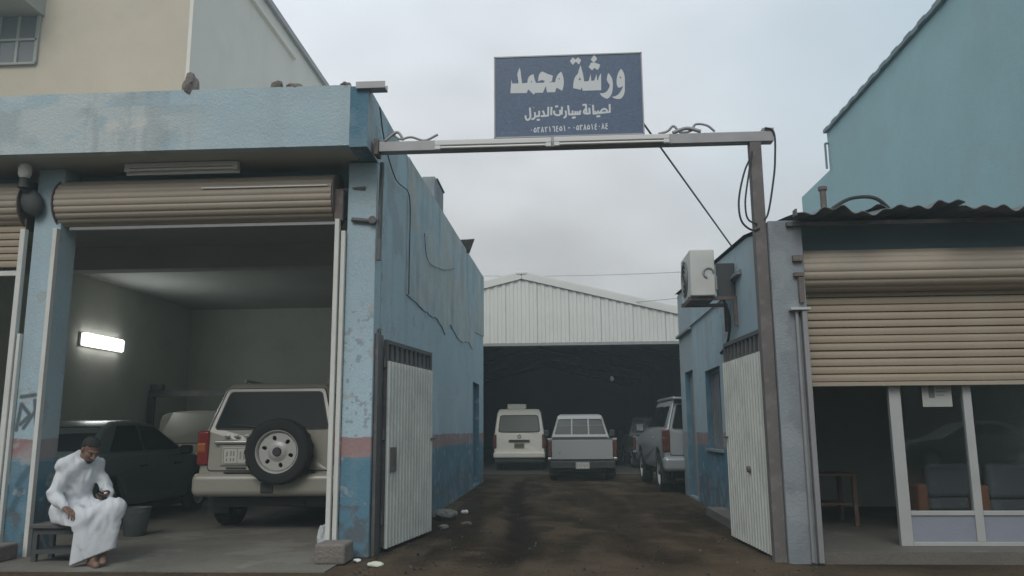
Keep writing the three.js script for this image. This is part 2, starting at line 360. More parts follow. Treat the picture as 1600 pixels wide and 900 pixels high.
// ------------------------------------------------------------------ left: the blue workshop building
const workshop = thing('workshop_building', 'weathered light blue workshop building with open bays left of the alley', 'building');
{
  const sh = poly([[8.95, 0], [21.2, 0], [21.2, 5.34], [10.6, 4.99], [8.15, 5.0], [8.15, 4.31], [8.95, 4.31]]);
  sh.holes.push(poly(rect(18.64, 20.1, 0.05, 2.42), THREE.Path));
  obj('alley_wall', sideWall(sh, -2.23, -2.03), M.alleyLeft, workshop);
  // thicker later coat of render above, with a ragged lower edge
  const low = []; for (let s = 10.43; s <= 18.6; s += 0.13) low.push([s, (s < 12.2 ? 3.09 : s < 14.2 ? 3.04 : 3.16) + (noise2(s * 1.7, 1, 801) - 0.5) * 0.20 * sm(10.6, 12.4, s) + (noise2(s * 5, 2, 803) - 0.5) * 0.02]);
  const ps = poly([...low, [18.9, 3.6], [21.19, 3.75], [21.19, 5.335], [10.6, 4.985], [10.43, 4.985]]);
  obj('plaster_patch', sideWall(ps, -2.0285, -2.013), M.patch, workshop).userData.label = 'greyer coat of render with a ragged lower edge';
  obj('pillar', bx(-2.36, -2.03, 0, 4.306, -8.65, -8.95, 0.012), M.pillar, workshop);
  obj('pillar', bx(-6.01, -5.69, 0, 4.326, -8.65, -8.97, 0.012), M.pillar, workshop);
  obj('fascia', bx(-14, -2.231, 4.33, 5.02, -8.15, -8.27), M.fascia, workshop);
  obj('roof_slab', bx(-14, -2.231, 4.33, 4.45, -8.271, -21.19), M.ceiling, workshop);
  obj('lintel', bx(-14, -2.361, 3.74, 4.328, -8.98, -9.2), M.blue, workshop);
  obj('back_wall', bx(-9.2, -2.231, 0, 4.329, -19.5, -19.7), M.inside, workshop);
  obj('side_wall', bx(-9.4, -9.201, 0, 4.329, -8.98, -19.7), M.inside, workshop);
  obj('inner_wall_lining', bx(-2.26, -2.2305, 0, 4.329, -8.96, -18.5), M.inside, workshop);
  for (const z of [-12.6]) obj('ceiling_beam', bx(-9.2, -2.262, 3.95, 4.329, z, z - 0.3), M.ceiling, workshop);
  const d = obj('door', bx(-2.19, -2.15, 0.06, 2.41, -18.66, -20.08), std({ rgb: [0.10, 0.17, 0.21], roughness: 0.7 }), workshop);
  obj('handle', bx(-2.149, -2.11, 1.05, 1.09, -18.8, -18.92, 0.01), M.steel, d);
}
// ------------------------------------------------------------------ right: the small shop building
const shop = thing('shop_building', 'low blue shop building with corrugated roof right of the alley', 'building');
{
  const sh = poly([[9.01, 0], [16.9, 0], [16.9, 4.05], [10.5, 3.77], [9.01, 3.52]]);
  sh.holes.push(poly(rect(15.35, 16.3, 0.04, 2.4), THREE.Path));
  sh.holes.push(poly(rect(12.75, 14.05, 0.98, 2.27), THREE.Path));
  obj('alley_wall', sideWall(sh, 2.47, 2.67), M.alleyRight, shop);
  const pg = [bx(2.18, 2.52, 0, 3.43, -8.3, -9.0, 0.01)];
  obj('pillar', pg, M.rightPillar, shop);
  obj('pillar', bx(5.2, 5.498, 0, 3.43, -8.3, -8.615, 0.01), M.rightPillar, shop);
  obj('lintel', bx(2.522, 5.199, 2.7, 3.5, -8.8, -9.0), M.blue, shop);
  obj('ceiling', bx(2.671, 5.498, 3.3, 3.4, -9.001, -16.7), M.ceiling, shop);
  obj('back_wall', bx(2.671, 5.498, 0, 3.299, -13.0, -13.2), M.inside, shop);
  obj('side_wall', bx(5.3, 5.498, 0.116, 3.299, -8.62, -12.99), M.inside, shop);
  obj('rear_wall', bx(2.671, 5.498, 0, 4.0, -16.7, -16.899), M.tall, shop);
  const d = obj('door', bx(2.56, 2.6, 0.05, 2.39, -15.36, -16.29), std({ rgb: [0.22, 0.25, 0.26], roughness: 0.7 }), shop);
  for (const y of [0.5, 1.25, 2.0]) obj('hinge', bx(2.545, 2.56, y, y + 0.1, -15.38, -15.44), M.steel, d);
  const w = obj('window', bx(2.6, 2.61, 1.0, 2.25, -12.78, -14.02), phys({ rgb: [0.22, 0.24, 0.24], roughness: 0.25 }), shop);
  obj('frame', [bx(2.56, 2.6, 0.985, 1.03, -12.76, -14.04), bx(2.56, 2.6, 2.22, 2.265, -12.76, -14.04), bx(2.56, 2.6, 1.031, 2.219, -12.76, -12.81), bx(2.56, 2.6, 1.031, 2.219, -13.99, -14.04), bx(2.565, 2.6, 1.031, 2.219, -13.38, -13.42)], M.greyMetal, w);
  obj('sill', bx(2.42, 2.56, 0.94, 0.979, -12.7, -14.1), M.rightPillar, w);
  // roof: four overlapping corrugated sheets that rise towards the back
  for (let i = 0; i < 4; i++) {
    const x0 = 2.43 + i * 0.77, x1 = Math.min(x0 + 0.86, 5.49), lift = (i % 2) * 0.018 + 0.012, tilt = [0.0, 0.035, -0.02, 0.03][i], n = 26;
    const pos = [], uv = [], idx = [], zs = [-7.98 - [0, 0.05, -0.06, 0.03][i], -8.2, -8.6, -9.5, -10.5, -12, -14.5, -17.0];
    const dent = (x, z) => (z > -8.3 ? (noise2(x * 6 + i * 3, 1, 821) - 0.5) * 0.08 * sm(-8.3, -8.0, z) : 0);
    for (const side of [0, 1]) for (const z of zs) for (let k = 0; k <= n; k++) {
      const x = lerp(x0, x1, k / n), y = 3.435 + Math.min(2.5, -8.0 - z) * 0.142 + Math.max(0, -10.5 - z) * 0.045 + lift + tilt * (x - x0) + 0.019 * Math.cos(x * 2 * Math.PI / 0.19) + dent(x, z) - side * 0.008;
      pos.push(x, y, z); uv.push(x, z);
    }
    const W = n + 1, Z = zs.length, N = W * Z;
    for (let r = 0; r < Z - 1; r++) for (let k = 0; k < n; k++) { const a = r * W + k; idx.push(a, a + 1, a + W, a + 1, a + W + 1, a + W, N + a, N + a + W, N + a + 1, N + a + 1, N + a + W, N + a + W + 1); }
    for (let k = 0; k < n; k++) idx.push(k, N + k, k + 1, k + 1, N + k, N + k + 1);
    const g = new THREE.BufferGeometry(); g.setAttribute('position', new THREE.Float32BufferAttribute(pos, 3)); g.setAttribute('uv', new THREE.Float32BufferAttribute(uv, 2)); g.setIndex(idx);
    const q = g.toNonIndexed(); q.computeVertexNormals();
    obj('roof_sheet', toCreasedNormals(q, 0.6), M.roofSheet, shop);
  }
  for (const z of [-8.25]) obj('purlin', bx(2.36, 5.49, 3.36, 3.40, z, z - 0.06), M.steel, shop);
  obj('edge_angle', bx(2.41, 2.428, 3.43, 3.5, -8.1, -8.2), M.steel, shop);
}
// tall blue building behind the shop
const tallB = thing('tall_blue_building', 'tall plain pale blue building rising behind the corrugated shop roof', 'building', [5.5, 0, -12]);
{
  obj('wall', bx(0.0, 7, 0, 7.2, 3.3, -4.0), M.tall, tallB);
  obj('lower_wing', bx(0.02, 6.5, 0, 6.45, -4.001, -6.0), M.tall, tallB);
  const lip = []; for (let i = 0; i < 30; i++) { const z = 3.36 - i * 0.2457; lip.push(bx(-0.06 - (i % 2) * 0.012, 7.05, 7.203 + (i % 3) * 0.006, 7.275 + (i % 2) * 0.012, z, z - 0.2453)); }
  obj('roof_edge', lip, M.tallCap, tallB);
  obj('drain_pipe', [rod([-0.07, 6.45, -3.95], [-0.07, 6.98, -3.95], 0.022), rod([-0.07, 6.98, -3.95], [0.0, 6.98, -3.95], 0.022)], M.tallCap, tallB);
}
// cream apartment block behind the workshop
const cream = thing('apartment_block', 'tall cream apartment block behind the blue workshop parapet', 'building', [-10.03, 0, -20]);
{
  obj('wall', bx(-12, 0, 0, 15.9, 0, -12.4), M.cream, cream);
  obj('side_wall', bx(0.001, 0.08, 0, 15.9, -0.03, -12.4), M.creamSide, cream);
  obj('corner_strip', bx(0.001, 0.1, 0, 15.9, 0.02, -0.029), M.creamSide, cream);
  obj('cornice', bx(0.082, 0.2, 15.25, 15.4, 0, -8.2), M.creamSide, cream);
  obj('parapet_cap', bx(-12, 0.22, 15.9, 16.12, 0.05, -12.5), M.greyMetal, cream);
  // projecting balcony with its dark underside, and a window below it
  obj('balcony', [bx(-8, -4.15, 12.75, 13.0, 1.3, 0.001), bx(-8, -4.15, 13.001, 14.0, 1.3, 1.15), bx(-4.3, -4.15, 13.001, 14.0, 1.149, 0.001)], mottled([0.33, 0.34, 0.31], 0.1, 3, 831), cream);
  const w = obj('window', bx(-7.9, -4.25, 11.35, 12.74, 0.001, 0.05), phys({ rgb: [0.16, 0.18, 0.18], roughness: 0.15 }), cream);
  obj('frame', [bx(-7.9, -4.25, 11.3, 11.36, 0.051, 0.1), bx(-7.9, -4.25, 12.0, 12.06, 0.051, 0.1), bx(-4.3, -4.22, 11.361, 12.74, 0.051, 0.1), bx(-4.85, -4.78, 11.361, 12.74, 0.051, 0.09), bx(-5.4, -5.33, 11.361, 12.74, 0.051, 0.09)], mottled([0.36, 0.37, 0.34], 0.1, 2, 833), w);
  obj('wall_bracket', [bx(-0.25, -0.05, 14.0, 14.08, 0.001, 0.2), bx(-0.16, -0.1, 13.8, 14.0, 0.001, 0.1)], M.darkGrey, cream);
}
// metal hall at the end of the alley
const hall = thing('metal_hall', 'white corrugated metal hall with dark open front at the alley end', 'building', [-1.16, 0, -24.5]);
{
  const top = (x) => 5.95 - Math.abs(x) * 0.248;
  for (let i = 0; i < 13; i++) {
    const x0 = -6.3 + i * 0.97, x1 = x0 + 0.965, g = ribbed(x0, x1, 3.917, top, 0.24, 0.028);
    g.translate(0, 0, i % 2 * 0.006); obj('wall_sheet', g, M.hallSheet, hall);
  }
  for (const s of [-1, 1]) {
    obj('roof', bar([0, 6.05, -18], [s * 6.5, 6.05 - 6.5 * 0.248, -18.02], 0.06, 36.1), M.hallSheet, hall);
    obj('verge_trim', bar([s * 0.01, 6.0, 0.07], [s * 6.5, 6.0 - 6.49 * 0.248, 0.07], 0.2, 0.05), M.hallSheet, hall);
    obj('side_wall', bx(s * 6.2, s * 6.3, 0, 4.38, -0.1, -36), M.hallInside, hall);
    obj('column', bx(s * 5.0, s * 5.2, 0, 3.88, -0.1, -0.3), M.hallInside, hall);
  }
  obj('ridge_cap', bx(-0.16, 0.16, 6.035, 6.11, 0.12, -36.1, 0.02), M.hallSheet, hall);
  obj('front_beam', bx(-6.2, 6.2, 3.83, 3.913, 0.03, -0.25), M.greyMetal, hall);
  obj('back_wall', bx(-6.3, 6.3, 0, 5.98, -36, -36.1), M.hallInside, hall);
  obj('ceiling', [bar([0, 5.92, -18], [6.2, 5.92 - 6.2 * 0.248, -18], 0.03, 35.6), bar([0, 5.92, -18], [-6.2, 5.92 - 6.2 * 0.248, -18], 0.03, 35.6)], M.hallInside, hall);
  for (let k = 0; k < 6; k++) obj('rafter', [bar([0, 5.78, -4 - k * 5.5], [6.1, 4.23, -4 - k * 5.5], 0.16, 0.12), bar([0, 5.78, -4 - k * 5.5], [-6.1, 4.23, -4 - k * 5.5], 0.16, 0.12)], M.darkGrey, hall);
}

// ------------------------------------------------------------------ roller shutters
function slatDrum(x0, x1, y, z, r, bumps = 22) { // curtain rolled on its shaft: slat edges show as ridges
  const pts = [];
  for (let i = 0; i < bumps * 6; i++) { const a = i / (bumps * 6) * 2 * Math.PI, f = (i % 6) / 6; pts.push([Math.cos(a) * (r - 0.013 + 0.013 * Math.pow(Math.abs(Math.sin(f * Math.PI)), 0.5)), Math.sin(a) * (r - 0.013 + 0.013 * Math.pow(Math.abs(Math.sin(f * Math.PI)), 0.5))]); }
  const g = slab(poly(pts), x1 - x0); g.rotateY(Math.PI / 2); g.translate(x0, y, z);
  return muv(toCreasedNormals(g, 0.9));
}
function slatGeo(x0, x1, h) { // one slat: a shallow curved strip with a lip
  const pts = [[0, 0.004], [0.010, 0.010], [0.014, h * 0.5], [0.009, h - 0.012], [0, h - 0.003], [-0.004, h - 0.003], [-0.004, 0.004]];
  const g = slab(poly(pts.map(([a, b]) => [-a, b])), x1 - x0); g.rotateY(Math.PI / 2); g.translate(x0, 0, 0);
  return muv(toCreasedNormals(g, 0.7));
}
function plate(x, y, z, r, t = 0.012) { const g = new THREE.CylinderGeometry(r, r, t, 28); g.rotateZ(Math.PI / 2); g.translate(x, y, z); return g; }
{
  const t = thing('roller_shutter', 'beige roller shutter rolled right up over the bay with the white estate car', 'roller shutter', [0, 0, 0]);
  obj('rolled_curtain', slatDrum(-5.72, -2.52, 3.915, -8.8, 0.285), M.beigeDrum, t);
  obj('highlight_strip', bx(-4.0, -2.56, 4.0, 4.014, -8.512, -8.53, 0.003), M.lampGlass, t).userData.label = 'added white strip drawing a highlight on the rolled curtain';  // white strip added on the drum to draw a highlight line
  obj('bottom_rail', bx(-5.62, -2.5, 3.60, 3.64, -8.7, -8.74, 0.006), M.greyMetal, t);
  for (const x of [-5.735, -2.5]) obj('end_plate', plate(x, 3.915, -8.8, 0.30), M.rust, t);
  obj('bracket', [bx(-2.49, -2.40, 3.62, 3.98, -8.59, -8.649), bar([-2.46, 4.0, -8.7], [-2.16, 4.0, -8.63], 0.03, 0.03)], M.rust, t);
  obj('guide_rail', [bx(-2.475, -2.425, 0.01, 3.63, -8.56, -8.63, 0.006)], M.whitePaint, t);
  obj('guide_rail', [bx(-2.41, -2.362, 0.01, 3.5, -8.59, -8.649, 0.006)], M.whitePaint, t);
  obj('guide_rail', [bx(-5.735, -5.685, 0.01, 3.6, -8.58, -8.649, 0.006)], M.whitePaint, t);
  const u = thing('roller_shutter', 'beige roller shutter partly lowered over the bay at the left edge', 'roller shutter');
  obj('rolled_curtain', slatDrum(-9.1, -6.16, 3.915, -8.8, 0.285), M.beigeDrum, u);
  obj('end_plate', plate(-6.14, 3.915, -8.8, 0.30), M.rust, u);
  const sg = slatGeo(-9.1, -6.12, 0.082);
  for (let i = 0; i < 7; i++) { const s = obj('slat', sg, M.beige, u); s.position.set(0, 3.66 - i * 0.082 - 0.0, -8.68); }
  obj('bottom_rail', bx(-9.1, -6.12, 3.07, 3.13, -8.655, -8.70, 0.006), M.whitePaint, u);
  obj('guide_rail', bx(-6.12, -6.06, 0.01, 3.6, -8.58, -8.649, 0.006), M.whitePaint, u);
  obj('guide_rail', bx(-6.05, -6.012, 0.01, 2.4, -8.6, -8.66, 0.006), M.whitePaint, u);
  const v = thing('roller_shutter', 'beige roller shutter half lowered over the glazed shop front', 'roller shutter');
  obj('rolled_curtain', slatDrum(2.52, 5.15, 2.935, -8.58, 0.225, 15), M.beigeDrum, v);
  obj('end_plate', plate(2.508, 2.92, -8.55, 0.25, 0.02), M.rust, v);
  for (const [a, b] of [[2.99, 3.05], [2.83, 2.87]]) obj('bracket', bx(2.40, 2.5, a, b, -8.25, -8.299), M.rust, v);
  obj('bracket', bx(2.44, 2.49, 2.56, 2.82, -8.25, -8.299), M.rust, v);
  const sg2 = slatGeo(2.515, 5.15, 0.081);
  for (let i = 0; i < 13; i++) { const s = obj('slat', sg2, M.beige, v); s.position.set(0, 2.74 - i * 0.081 + (rnd() - 0.5) * 0.004, -8.63 + (rnd() - 0.5) * 0.006); s.rotation.set((rnd() - 0.5) * 0.06, (rnd() - 0.5) * 0.001, (rnd() - 0.5) * 0.0012); }
  obj('bottom_rail', bx(2.515, 5.15, 1.725, 1.768, -8.61, -8.66, 0.006), M.beigeDrum, v);
  obj('guide_rail', bx(2.445, 2.495, 0.02, 2.47, -8.22, -8.299, 0.006), M.greyMetal, v);
  obj('guide_rail', bx(2.385, 2.415, 0.02, 2.47, -8.25, -8.299, 0.006), M.greyMetal, v);
  obj('rail_cap', bx(2.33, 2.53, 2.475, 2.50, -8.2, -8.299, 0.004), M.alu, v);
}
// ------------------------------------------------------------------ lamps
function tubeLamp(name, label, x0, x1, y, z, group) {
  const t = thing(name, label, 'lamp', [(x0 + x1) / 2, y, z], 0, group), w = (x1 - x0) / 2;
  obj('housing', bx(-w, w, 0.0, 0.055, -0.03, 0.03, 0.008), M.tubeWhite, t);
  obj('tube', rod([-w + 0.06, -0.022, 0.012], [w - 0.06, -0.022, 0.012], 0.014), M.lampGlass, t);
  for (const s of [-1, 1]) obj('socket', bx(s * w - 0.03 - s * 0.03, s * w + 0.03 - s * 0.03, -0.045, -0.001, -0.015, 0.03, 0.005), M.tubeWhite, t);
  return t;
}
{
  const a = tubeLamp('tube_lamp', 'unlit tube lamp under the blue parapet above the rolled shutter', -4.92, -3.6, 4.27, -8.55);
  obj('back_plate', bx(-0.66, 0.66, -0.07, 0.053, -0.05, -0.031), M.tubeWhite, a);
  tubeLamp('beam_lamp', 'unlit white tube lamp on the overhead beam under the left half of the sign', -1.32, -0.06, 4.345, -8.3);
  tubeLamp('beam_lamp', 'unlit white tube lamp on the overhead beam under the right half of the sign', -0.03, 1.2, 4.35, -8.3);
  const b = thing('bulb_lamp', 'unlit white bulb in front of the left shutter above its dark bracket', 'lamp', [-6.04, 4.2, -8.45]);
  const prof = [[0.0, 0.15], [0.03, 0.145], [0.06, 0.115], [0.072, 0.06], [0.07, 0.0], [0.05, -0.04], [0.035, -0.05]].map((p) => new THREE.Vector2(...p));
  obj('bulb', new THREE.LatheGeometry(prof, 24), M.lampGlass, b);
  const cap = obj('bracket', [new THREE.CylinderGeometry(0.045, 0.06, 0.12, 16).translate(0, -0.1, 0), bar([0, -0.15, 0], [0.03, -0.28, -0.2], 0.06, 0.06), new THREE.SphereGeometry(0.16, 20, 14).scale(0.75, 1.05, 0.6).rotateZ(0.4).translate(0.04, -0.3, -0.12)], M.darkGrey, b);
  // the one lit lamp, on the far left wall of the bays
  const l = thing('lit_lamp', 'lit white tube lamp on the inner left wall of the workshop', 'lamp', [-9.2, 3.08, -15.55]);
  obj('housing', bx(0.001, 0.05, -0.13, 0.13, -0.72, 0.72, 0.01), M.tubeWhite, l);
  obj('diffuser', bx(0.051, 0.14, -0.13, 0.13, -0.70, 0.70, 0.044), std({ color: 0xffffff, emissive: new THREE.Color().setRGB(1, 1, 0.98), emissiveIntensity: 4 }), l);
  const ra = new THREE.RectAreaLight(new THREE.Color().setRGB(0.93, 1, 0.98), 16, 1.4, 0.24);
  ra.position.set(0.155, 0, 0); ra.rotation.y = -Math.PI / 2; l.add(ra);
  const h = thing('hanging_bulb', 'small white bulb hanging in the dark hall above the vehicles', 'lamp', [1.66, 2.93, -26.5]);
  obj('bulb', new THREE.SphereGeometry(0.075, 16, 12).scale(0.9, 1.2, 0.9), M.lampGlass, h);
  obj('cord', [rod([0, 0.09, 0], [0, 2.3, 0], 0.008), new THREE.CylinderGeometry(0.03, 0.035, 0.07, 10).translate(0, 0.11, 0)], M.cable, h);
}
// ------------------------------------------------------------------ overhead frame, sign, gates
{
  const f = thing('gateway', 'grey steel post and beam spanning the alley entrance', 'gate frame', [0, 0, -8.4]);
  obj('beam', bx(-1.95, 2.31, 4.315, 4.43, -0.06, 0.06, 0.008), M.greyMetal, f);
  obj('post', bx(2.055, 2.175, -0.02, 4.314, -0.06, 0.06, 0.008), M.post, f);
  obj('end_plate', bx(-1.999, -1.951, 4.28, 4.46, -0.09, 0.09, 0.004), M.rust, f);
  obj('beam_end', bx(2.20, 2.32, 4.431, 4.47, -0.05, 0.05, 0.004), M.greyMetal, f);
  const c = document.createElement('canvas'); c.width = 1024; c.height = 600;
  const g = c.getContext('2d');
  g.fillStyle = '#455a76'; g.fillRect(0, 0, 1024, 600);
  for (let i = 0; i < 9000; i++) { g.fillStyle = rnd() < 0.5 ? 'rgba(255,255,255,0.025)' : 'rgba(0,0,0,0.04)'; const q = 2 + rnd() * 16; g.fillRect(rnd() * 1024, rnd() * 600, q, q * 0.6); }
  const at = (k, ox, oy, shear) => { // lettering is drawn in tenths of a photo pixel and laid on the board in its own proportions
    const sx = 4.45, sy = 4.86; g.setTransform(sx / k, -shear * sy / k, 0, sy / k, (ox - 773) * sx, (oy - 90 - shear * (ox - 773)) * sy);
  };
  const white = '#c9cccc'; g.fillStyle = white; g.strokeStyle = white; g.lineJoin = 'round'; g.lineCap = 'butt';
  at(10, 880, 75, -0.036);
  const right = ['M920 310 Q975 360 975 470 L970 640 Q950 770 880 780 Q800 785 765 745 Q850 745 905 660 Q935 615 942 575 Q905 605 875 605 Q840 590 845 500 Q855 370 920 310 Z M890 430 L920 440 L905 468 Z',
    'M720 375 Q785 440 785 540 Q785 740 690 778 Q600 755 575 690 Q650 700 690 660 Q735 600 735 560 Q695 510 693 480 Q695 420 720 375 Z',
    'M605 380 L600 645 L312 655 L296 600 L280 640 L160 615 Q165 470 210 420 Q250 380 250 350 L285 250 L320 390 L338 510 L405 505 L443 390 L448 500 L495 495 L535 395 L540 490 L556 488 Q570 420 605 380 Z M270 440 L248 490 L285 490 Z',
    'M500 92 Q550 130 545 165 L500 210 L590 240 Q592 290 550 330 L505 295 L465 335 L412 285 L450 215 L490 210 L447 165 Z', 'M165 130 L207 165 L250 130 L297 175 L262 245 L212 200 L162 250 L117 190 Z'];
  for (const p of right) g.fill(new Path2D(p), 'evenodd');
  at(12.858, 780, 85, -0.036);
  const left = ['M240 490 L258 575 L385 570 L360 380 L405 250 L425 300 L455 570 L565 560 Q570 400 695 385 Q705 480 740 560 L900 555 L920 520 L860 500 L785 530 Q790 340 880 330 L985 380 L1085 410 L1065 525 L1010 550 L1130 545 Q1150 400 1255 330 Q1300 400 1308 540 Q1300 640 1270 715 L1155 655 L1125 745 L960 748 L940 620 L880 755 L715 762 L695 800 L580 690 L550 765 L215 770 Z M650 515 L632 545 L668 548 Z M1212 455 L1195 485 L1232 485 Z'];
  for (const p of left) g.fill(new Path2D(p), 'evenodd');
  at(10, 810, 155, -0.022);
  const row = ['M1425 85 L1425 206 L1250 222 M1275 215 Q1310 150 1352 160 Q1392 176 1380 212', 'M1246 222 L1240 182 M1246 222 L1205 228 L1200 190 M1205 228 L1170 232 L1165 95', 'M1120 85 L1118 90', 'M1105 140 L1112 225 L1060 232 L1055 80', 'M1055 150 Q1000 200 1030 225 Q1070 230 1060 160', 'M1002 95 L1048 92', 'M1215 275 L1275 268',
    'M965 180 L955 235 L925 235 L920 190 M925 235 L890 238 L885 190 M890 238 L845 240 L842 180 M845 240 L790 240 L775 100', 'M832 292 L890 286', 'M735 180 Q750 250 735 270 Q720 290 700 285', 'M680 120 L672 245', 'M645 170 Q660 245 630 250 Q560 255 552 205 L560 180', 'M572 118 L620 112',
    'M515 120 L508 248', 'M465 120 L460 255 L345 264 M400 258 Q402 212 372 180', 'M320 180 L318 262 L250 270', 'M280 322 L330 318', 'M250 200 Q265 280 235 300 Q220 312 195 305', 'M235 128 L232 134', 'M175 130 L182 270 Q170 325 125 318 Q100 300 105 250'];
  g.lineWidth = 30; for (const p of row) g.stroke(new Path2D(p));
  at(10, 810, 155, -0.016);
  const digit = { 0: 'M-5 35 L5 45 M-5 45 L5 35', 1: 'M-8 0 Q6 40 4 85', 2: 'M-16 5 Q-6 40 -4 85 M-14 18 Q8 28 16 2', 3: 'M-20 5 Q-10 40 -8 85 M-18 16 Q-8 28 -2 8 Q4 28 18 4', 4: 'M16 0 Q-14 8 -10 25 Q-4 36 12 36 Q-20 45 -12 75 Q-4 88 16 82', 5: 'M2 10 Q24 40 16 68 Q6 80 0 64 Q-6 80 -16 68 Q-24 40 2 10', 6: 'M-18 8 Q0 12 14 4 Q16 50 18 85', 8: 'M-20 85 Q-4 50 0 5 Q4 50 20 85' };
  g.lineWidth = 15;
  const say = (text, x0, x1, y0, y1) => [...text].forEach((d, i) => { const k = i / (text.length - 1); g.save(); g.translate(lerp(x0, x1, k), lerp(y0, y1, k)); g.stroke(new Path2D(digit[d])); g.restore(); });
  say('0538216451', 195, 712, 440, 418); say('0538514084', 862, 1368, 412, 392);
  g.stroke(new Path2D('M768 455 L800 453'));
  g.setTransform(1, 0, 0, 1, 0, 0); g.globalAlpha = 0.25; g.lineWidth = 3;
  for (let i = 0; i < 9; i++) { g.beginPath(); g.moveTo(40 + i * 13, 572); g.quadraticCurveTo(46 + i * 13, 556 + (i % 3) * 5, 52 + i * 13, 574); g.stroke(); }
  const tex = new THREE.CanvasTexture(c); tex.colorSpace = THREE.SRGBColorSpace; tex.magFilter = THREE.LinearFilter; tex.anisotropy = 8;
  const s = thing('sign_board', 'dark blue workshop sign with white lettering on the overhead beam', 'sign', [0.135, 4.91, -8.36]);
  obj('panel', bx(-0.8, 0.8, -0.46, 0.46, -0.03, 0.0), M.darkGrey, s);
  const face = new THREE.PlaneGeometry(1.6, 0.92); face.translate(0, 0, 0.003);
  obj('printed_face', face, std({ map: tex, roughness: 0.45 }), s);
  obj('frame', [bx(-0.81, 0.81, 0.461, 0.475, -0.035, 0.01), bx(-0.81, 0.81, -0.475, -0.461, -0.035, 0.01), bx(-0.815, -0.801, -0.475, 0.475, -0.035, 0.01), bx(0.801, 0.815, -0.475, 0.475, -0.035, 0.01)], M.greyMetal, s);
  for (const x of [-0.55, 0.55]) obj('strut', bx(x - 0.02, x + 0.02, -0.46, 0.3, -0.07, -0.031), M.steel, s);
}
piece('brace_rod', 'thin steel brace running from the sign down to the right alley wall', 'brace', rod([0.9, 4.66, -8.42], [2.46, 3.84, -11.34], 0.0115), M.greyMetal);
function makeGate(name, label, w, h, pos, turn, side) {
  const t = thing(name, label, 'gate', pos, turn), yb = 0.06, ys = h - 0.26;
  obj('frame', [bx(0, 0.045, yb, h, -0.02, 0.02), bx(w - 0.045, w, yb, h, -0.02, 0.02), bx(0.045, w - 0.045, h - 0.045, h, -0.02, 0.02), bx(0.045, w - 0.045, ys, ys + 0.04, -0.019, 0.019), bx(0.045, w - 0.045, yb, yb + 0.04, -0.02, 0.02), bx(0.045, w - 0.045, 1.05, 1.09, -0.02, 0.02)], M.steel, t);
  const sheet = ribbed(0.01, w - 0.008, yb - 0.02, () => ys + 0.02, 0.105, 0.016); sheet.translate(0, 0, side * 0.024);
  if (side < 0) sheet.translate(0, 0, -0.016);
  obj('sheet', sheet, M.gateWhite, t);
  const n = Math.round(w / 0.17); for (let i = 1; i < n; i++) { const x = w * i / n; obj('bar', bx(x - 0.014, x + 0.014, ys + 0.041, h - 0.046, -0.012, 0.012), M.steel, t); }
  obj('back_strip', bx(0.046, w - 0.046, ys + 0.05, h - 0.05, -side * 0.014, -side * 0.018), std({ rgb: [0.2, 0.21, 0.21], roughness: 0.8 }), t);
  if (side > 0) obj('lock_plate', bx(0.1, 0.3, 0.85, 1.12, 0.041, 0.048, 0.002), M.rust, t);
  else obj('pull_knob', plate(0, 0, 0, 0.035, 0.03).rotateY(Math.PI / 2).translate(0.7, 0.86, -0.055), M.rust, t);
  obj('latch', [bx(w - 0.04, w + 0.05, 1.16, 1.24, -0.02, 0.02, 0.005), rod([w - 0.1, 1.2, side * 0.05], [w + 0.06, 1.2, side * 0.05], 0.012)], M.steel, t);
  for (const y of [0.3, 1.2, 2.0]) obj('hinge', rod([-0.015, y, 0], [-0.015, y + 0.12, 0], 0.022), M.steel, t);
  return t;
}
makeGate('yard_gate', 'white corrugated gate leaf folded back along the left alley wall', 1.68, 2.32, [-1.97, 0, -8.98], 1.422, 1);
makeGate('yard_gate', 'white corrugated gate leaf folded back along the right alley wall', 1.66, 2.34, [2.13, 0, -8.5], 1.622, -1);
piece('gate_post', 'thin dark steel post at the blue corner holding the left gate', 'post', [bx(-2.025, -1.985, 0, 2.36, -8.7, -8.95, 0.006), rod([-2.0, 2.36, -8.8], [-2.0, 2.42, -8.8], 0.02)], M.steel);
piece('hanging_bar', 'dark steel bar hanging from the beam beside the blue corner', 'bar', [bar([-1.98, 4.3, -8.66], [-1.99, 3.16, -8.62], 0.04, 0.03), bx(-2.005, -1.965, 3.16, 3.4, -8.6, -8.66, 0.004), rod([-2.3, 3.63, -8.62], [-2.02, 3.6, -8.62], 0.026), rod([-2.06, 3.615, -8.58], [-2.06, 3.615, -8.66], 0.045)], M.steel);

// ------------------------------------------------------------------ cables and small things on the walls
piece('wall_cable', 'thin cable sagging down the left alley wall from the beam', 'cable', tube([[-1.985, 4.9, -8.5], [-1.985, 4.62, -8.75], [-1.985, 4.36, -9.4], [-1.985, 4.42, -10.3], [-1.99, 4.3, -10.43], [-1.99, 3.6, -10.43], [-1.99, 3.08, -10.43]], 0.008, 6, 60), M.cable);
piece('wall_cable', 'thin cable drooping along the upper left alley wall further in', 'cable', tube([[-1.99, 4.2, -11.6], [-1.99, 3.9, -11.8], [-1.99, 3.98, -13.2], [-1.99, 4.25, -14.6], [-1.99, 4.35, -15]], 0.006, 6, 50), M.cable);
piece('hanging_cable', 'longer cable loop hanging left of the steel post', 'cable', tube([[2.06, 4.15, -8.33], [1.98, 3.98, -8.33], [1.90, 3.62, -8.33], [1.93, 3.42, -8.33], [2.03, 3.34, -8.33], [2.1, 3.36, -8.33]], 0.011, 6, 60), M.cable);
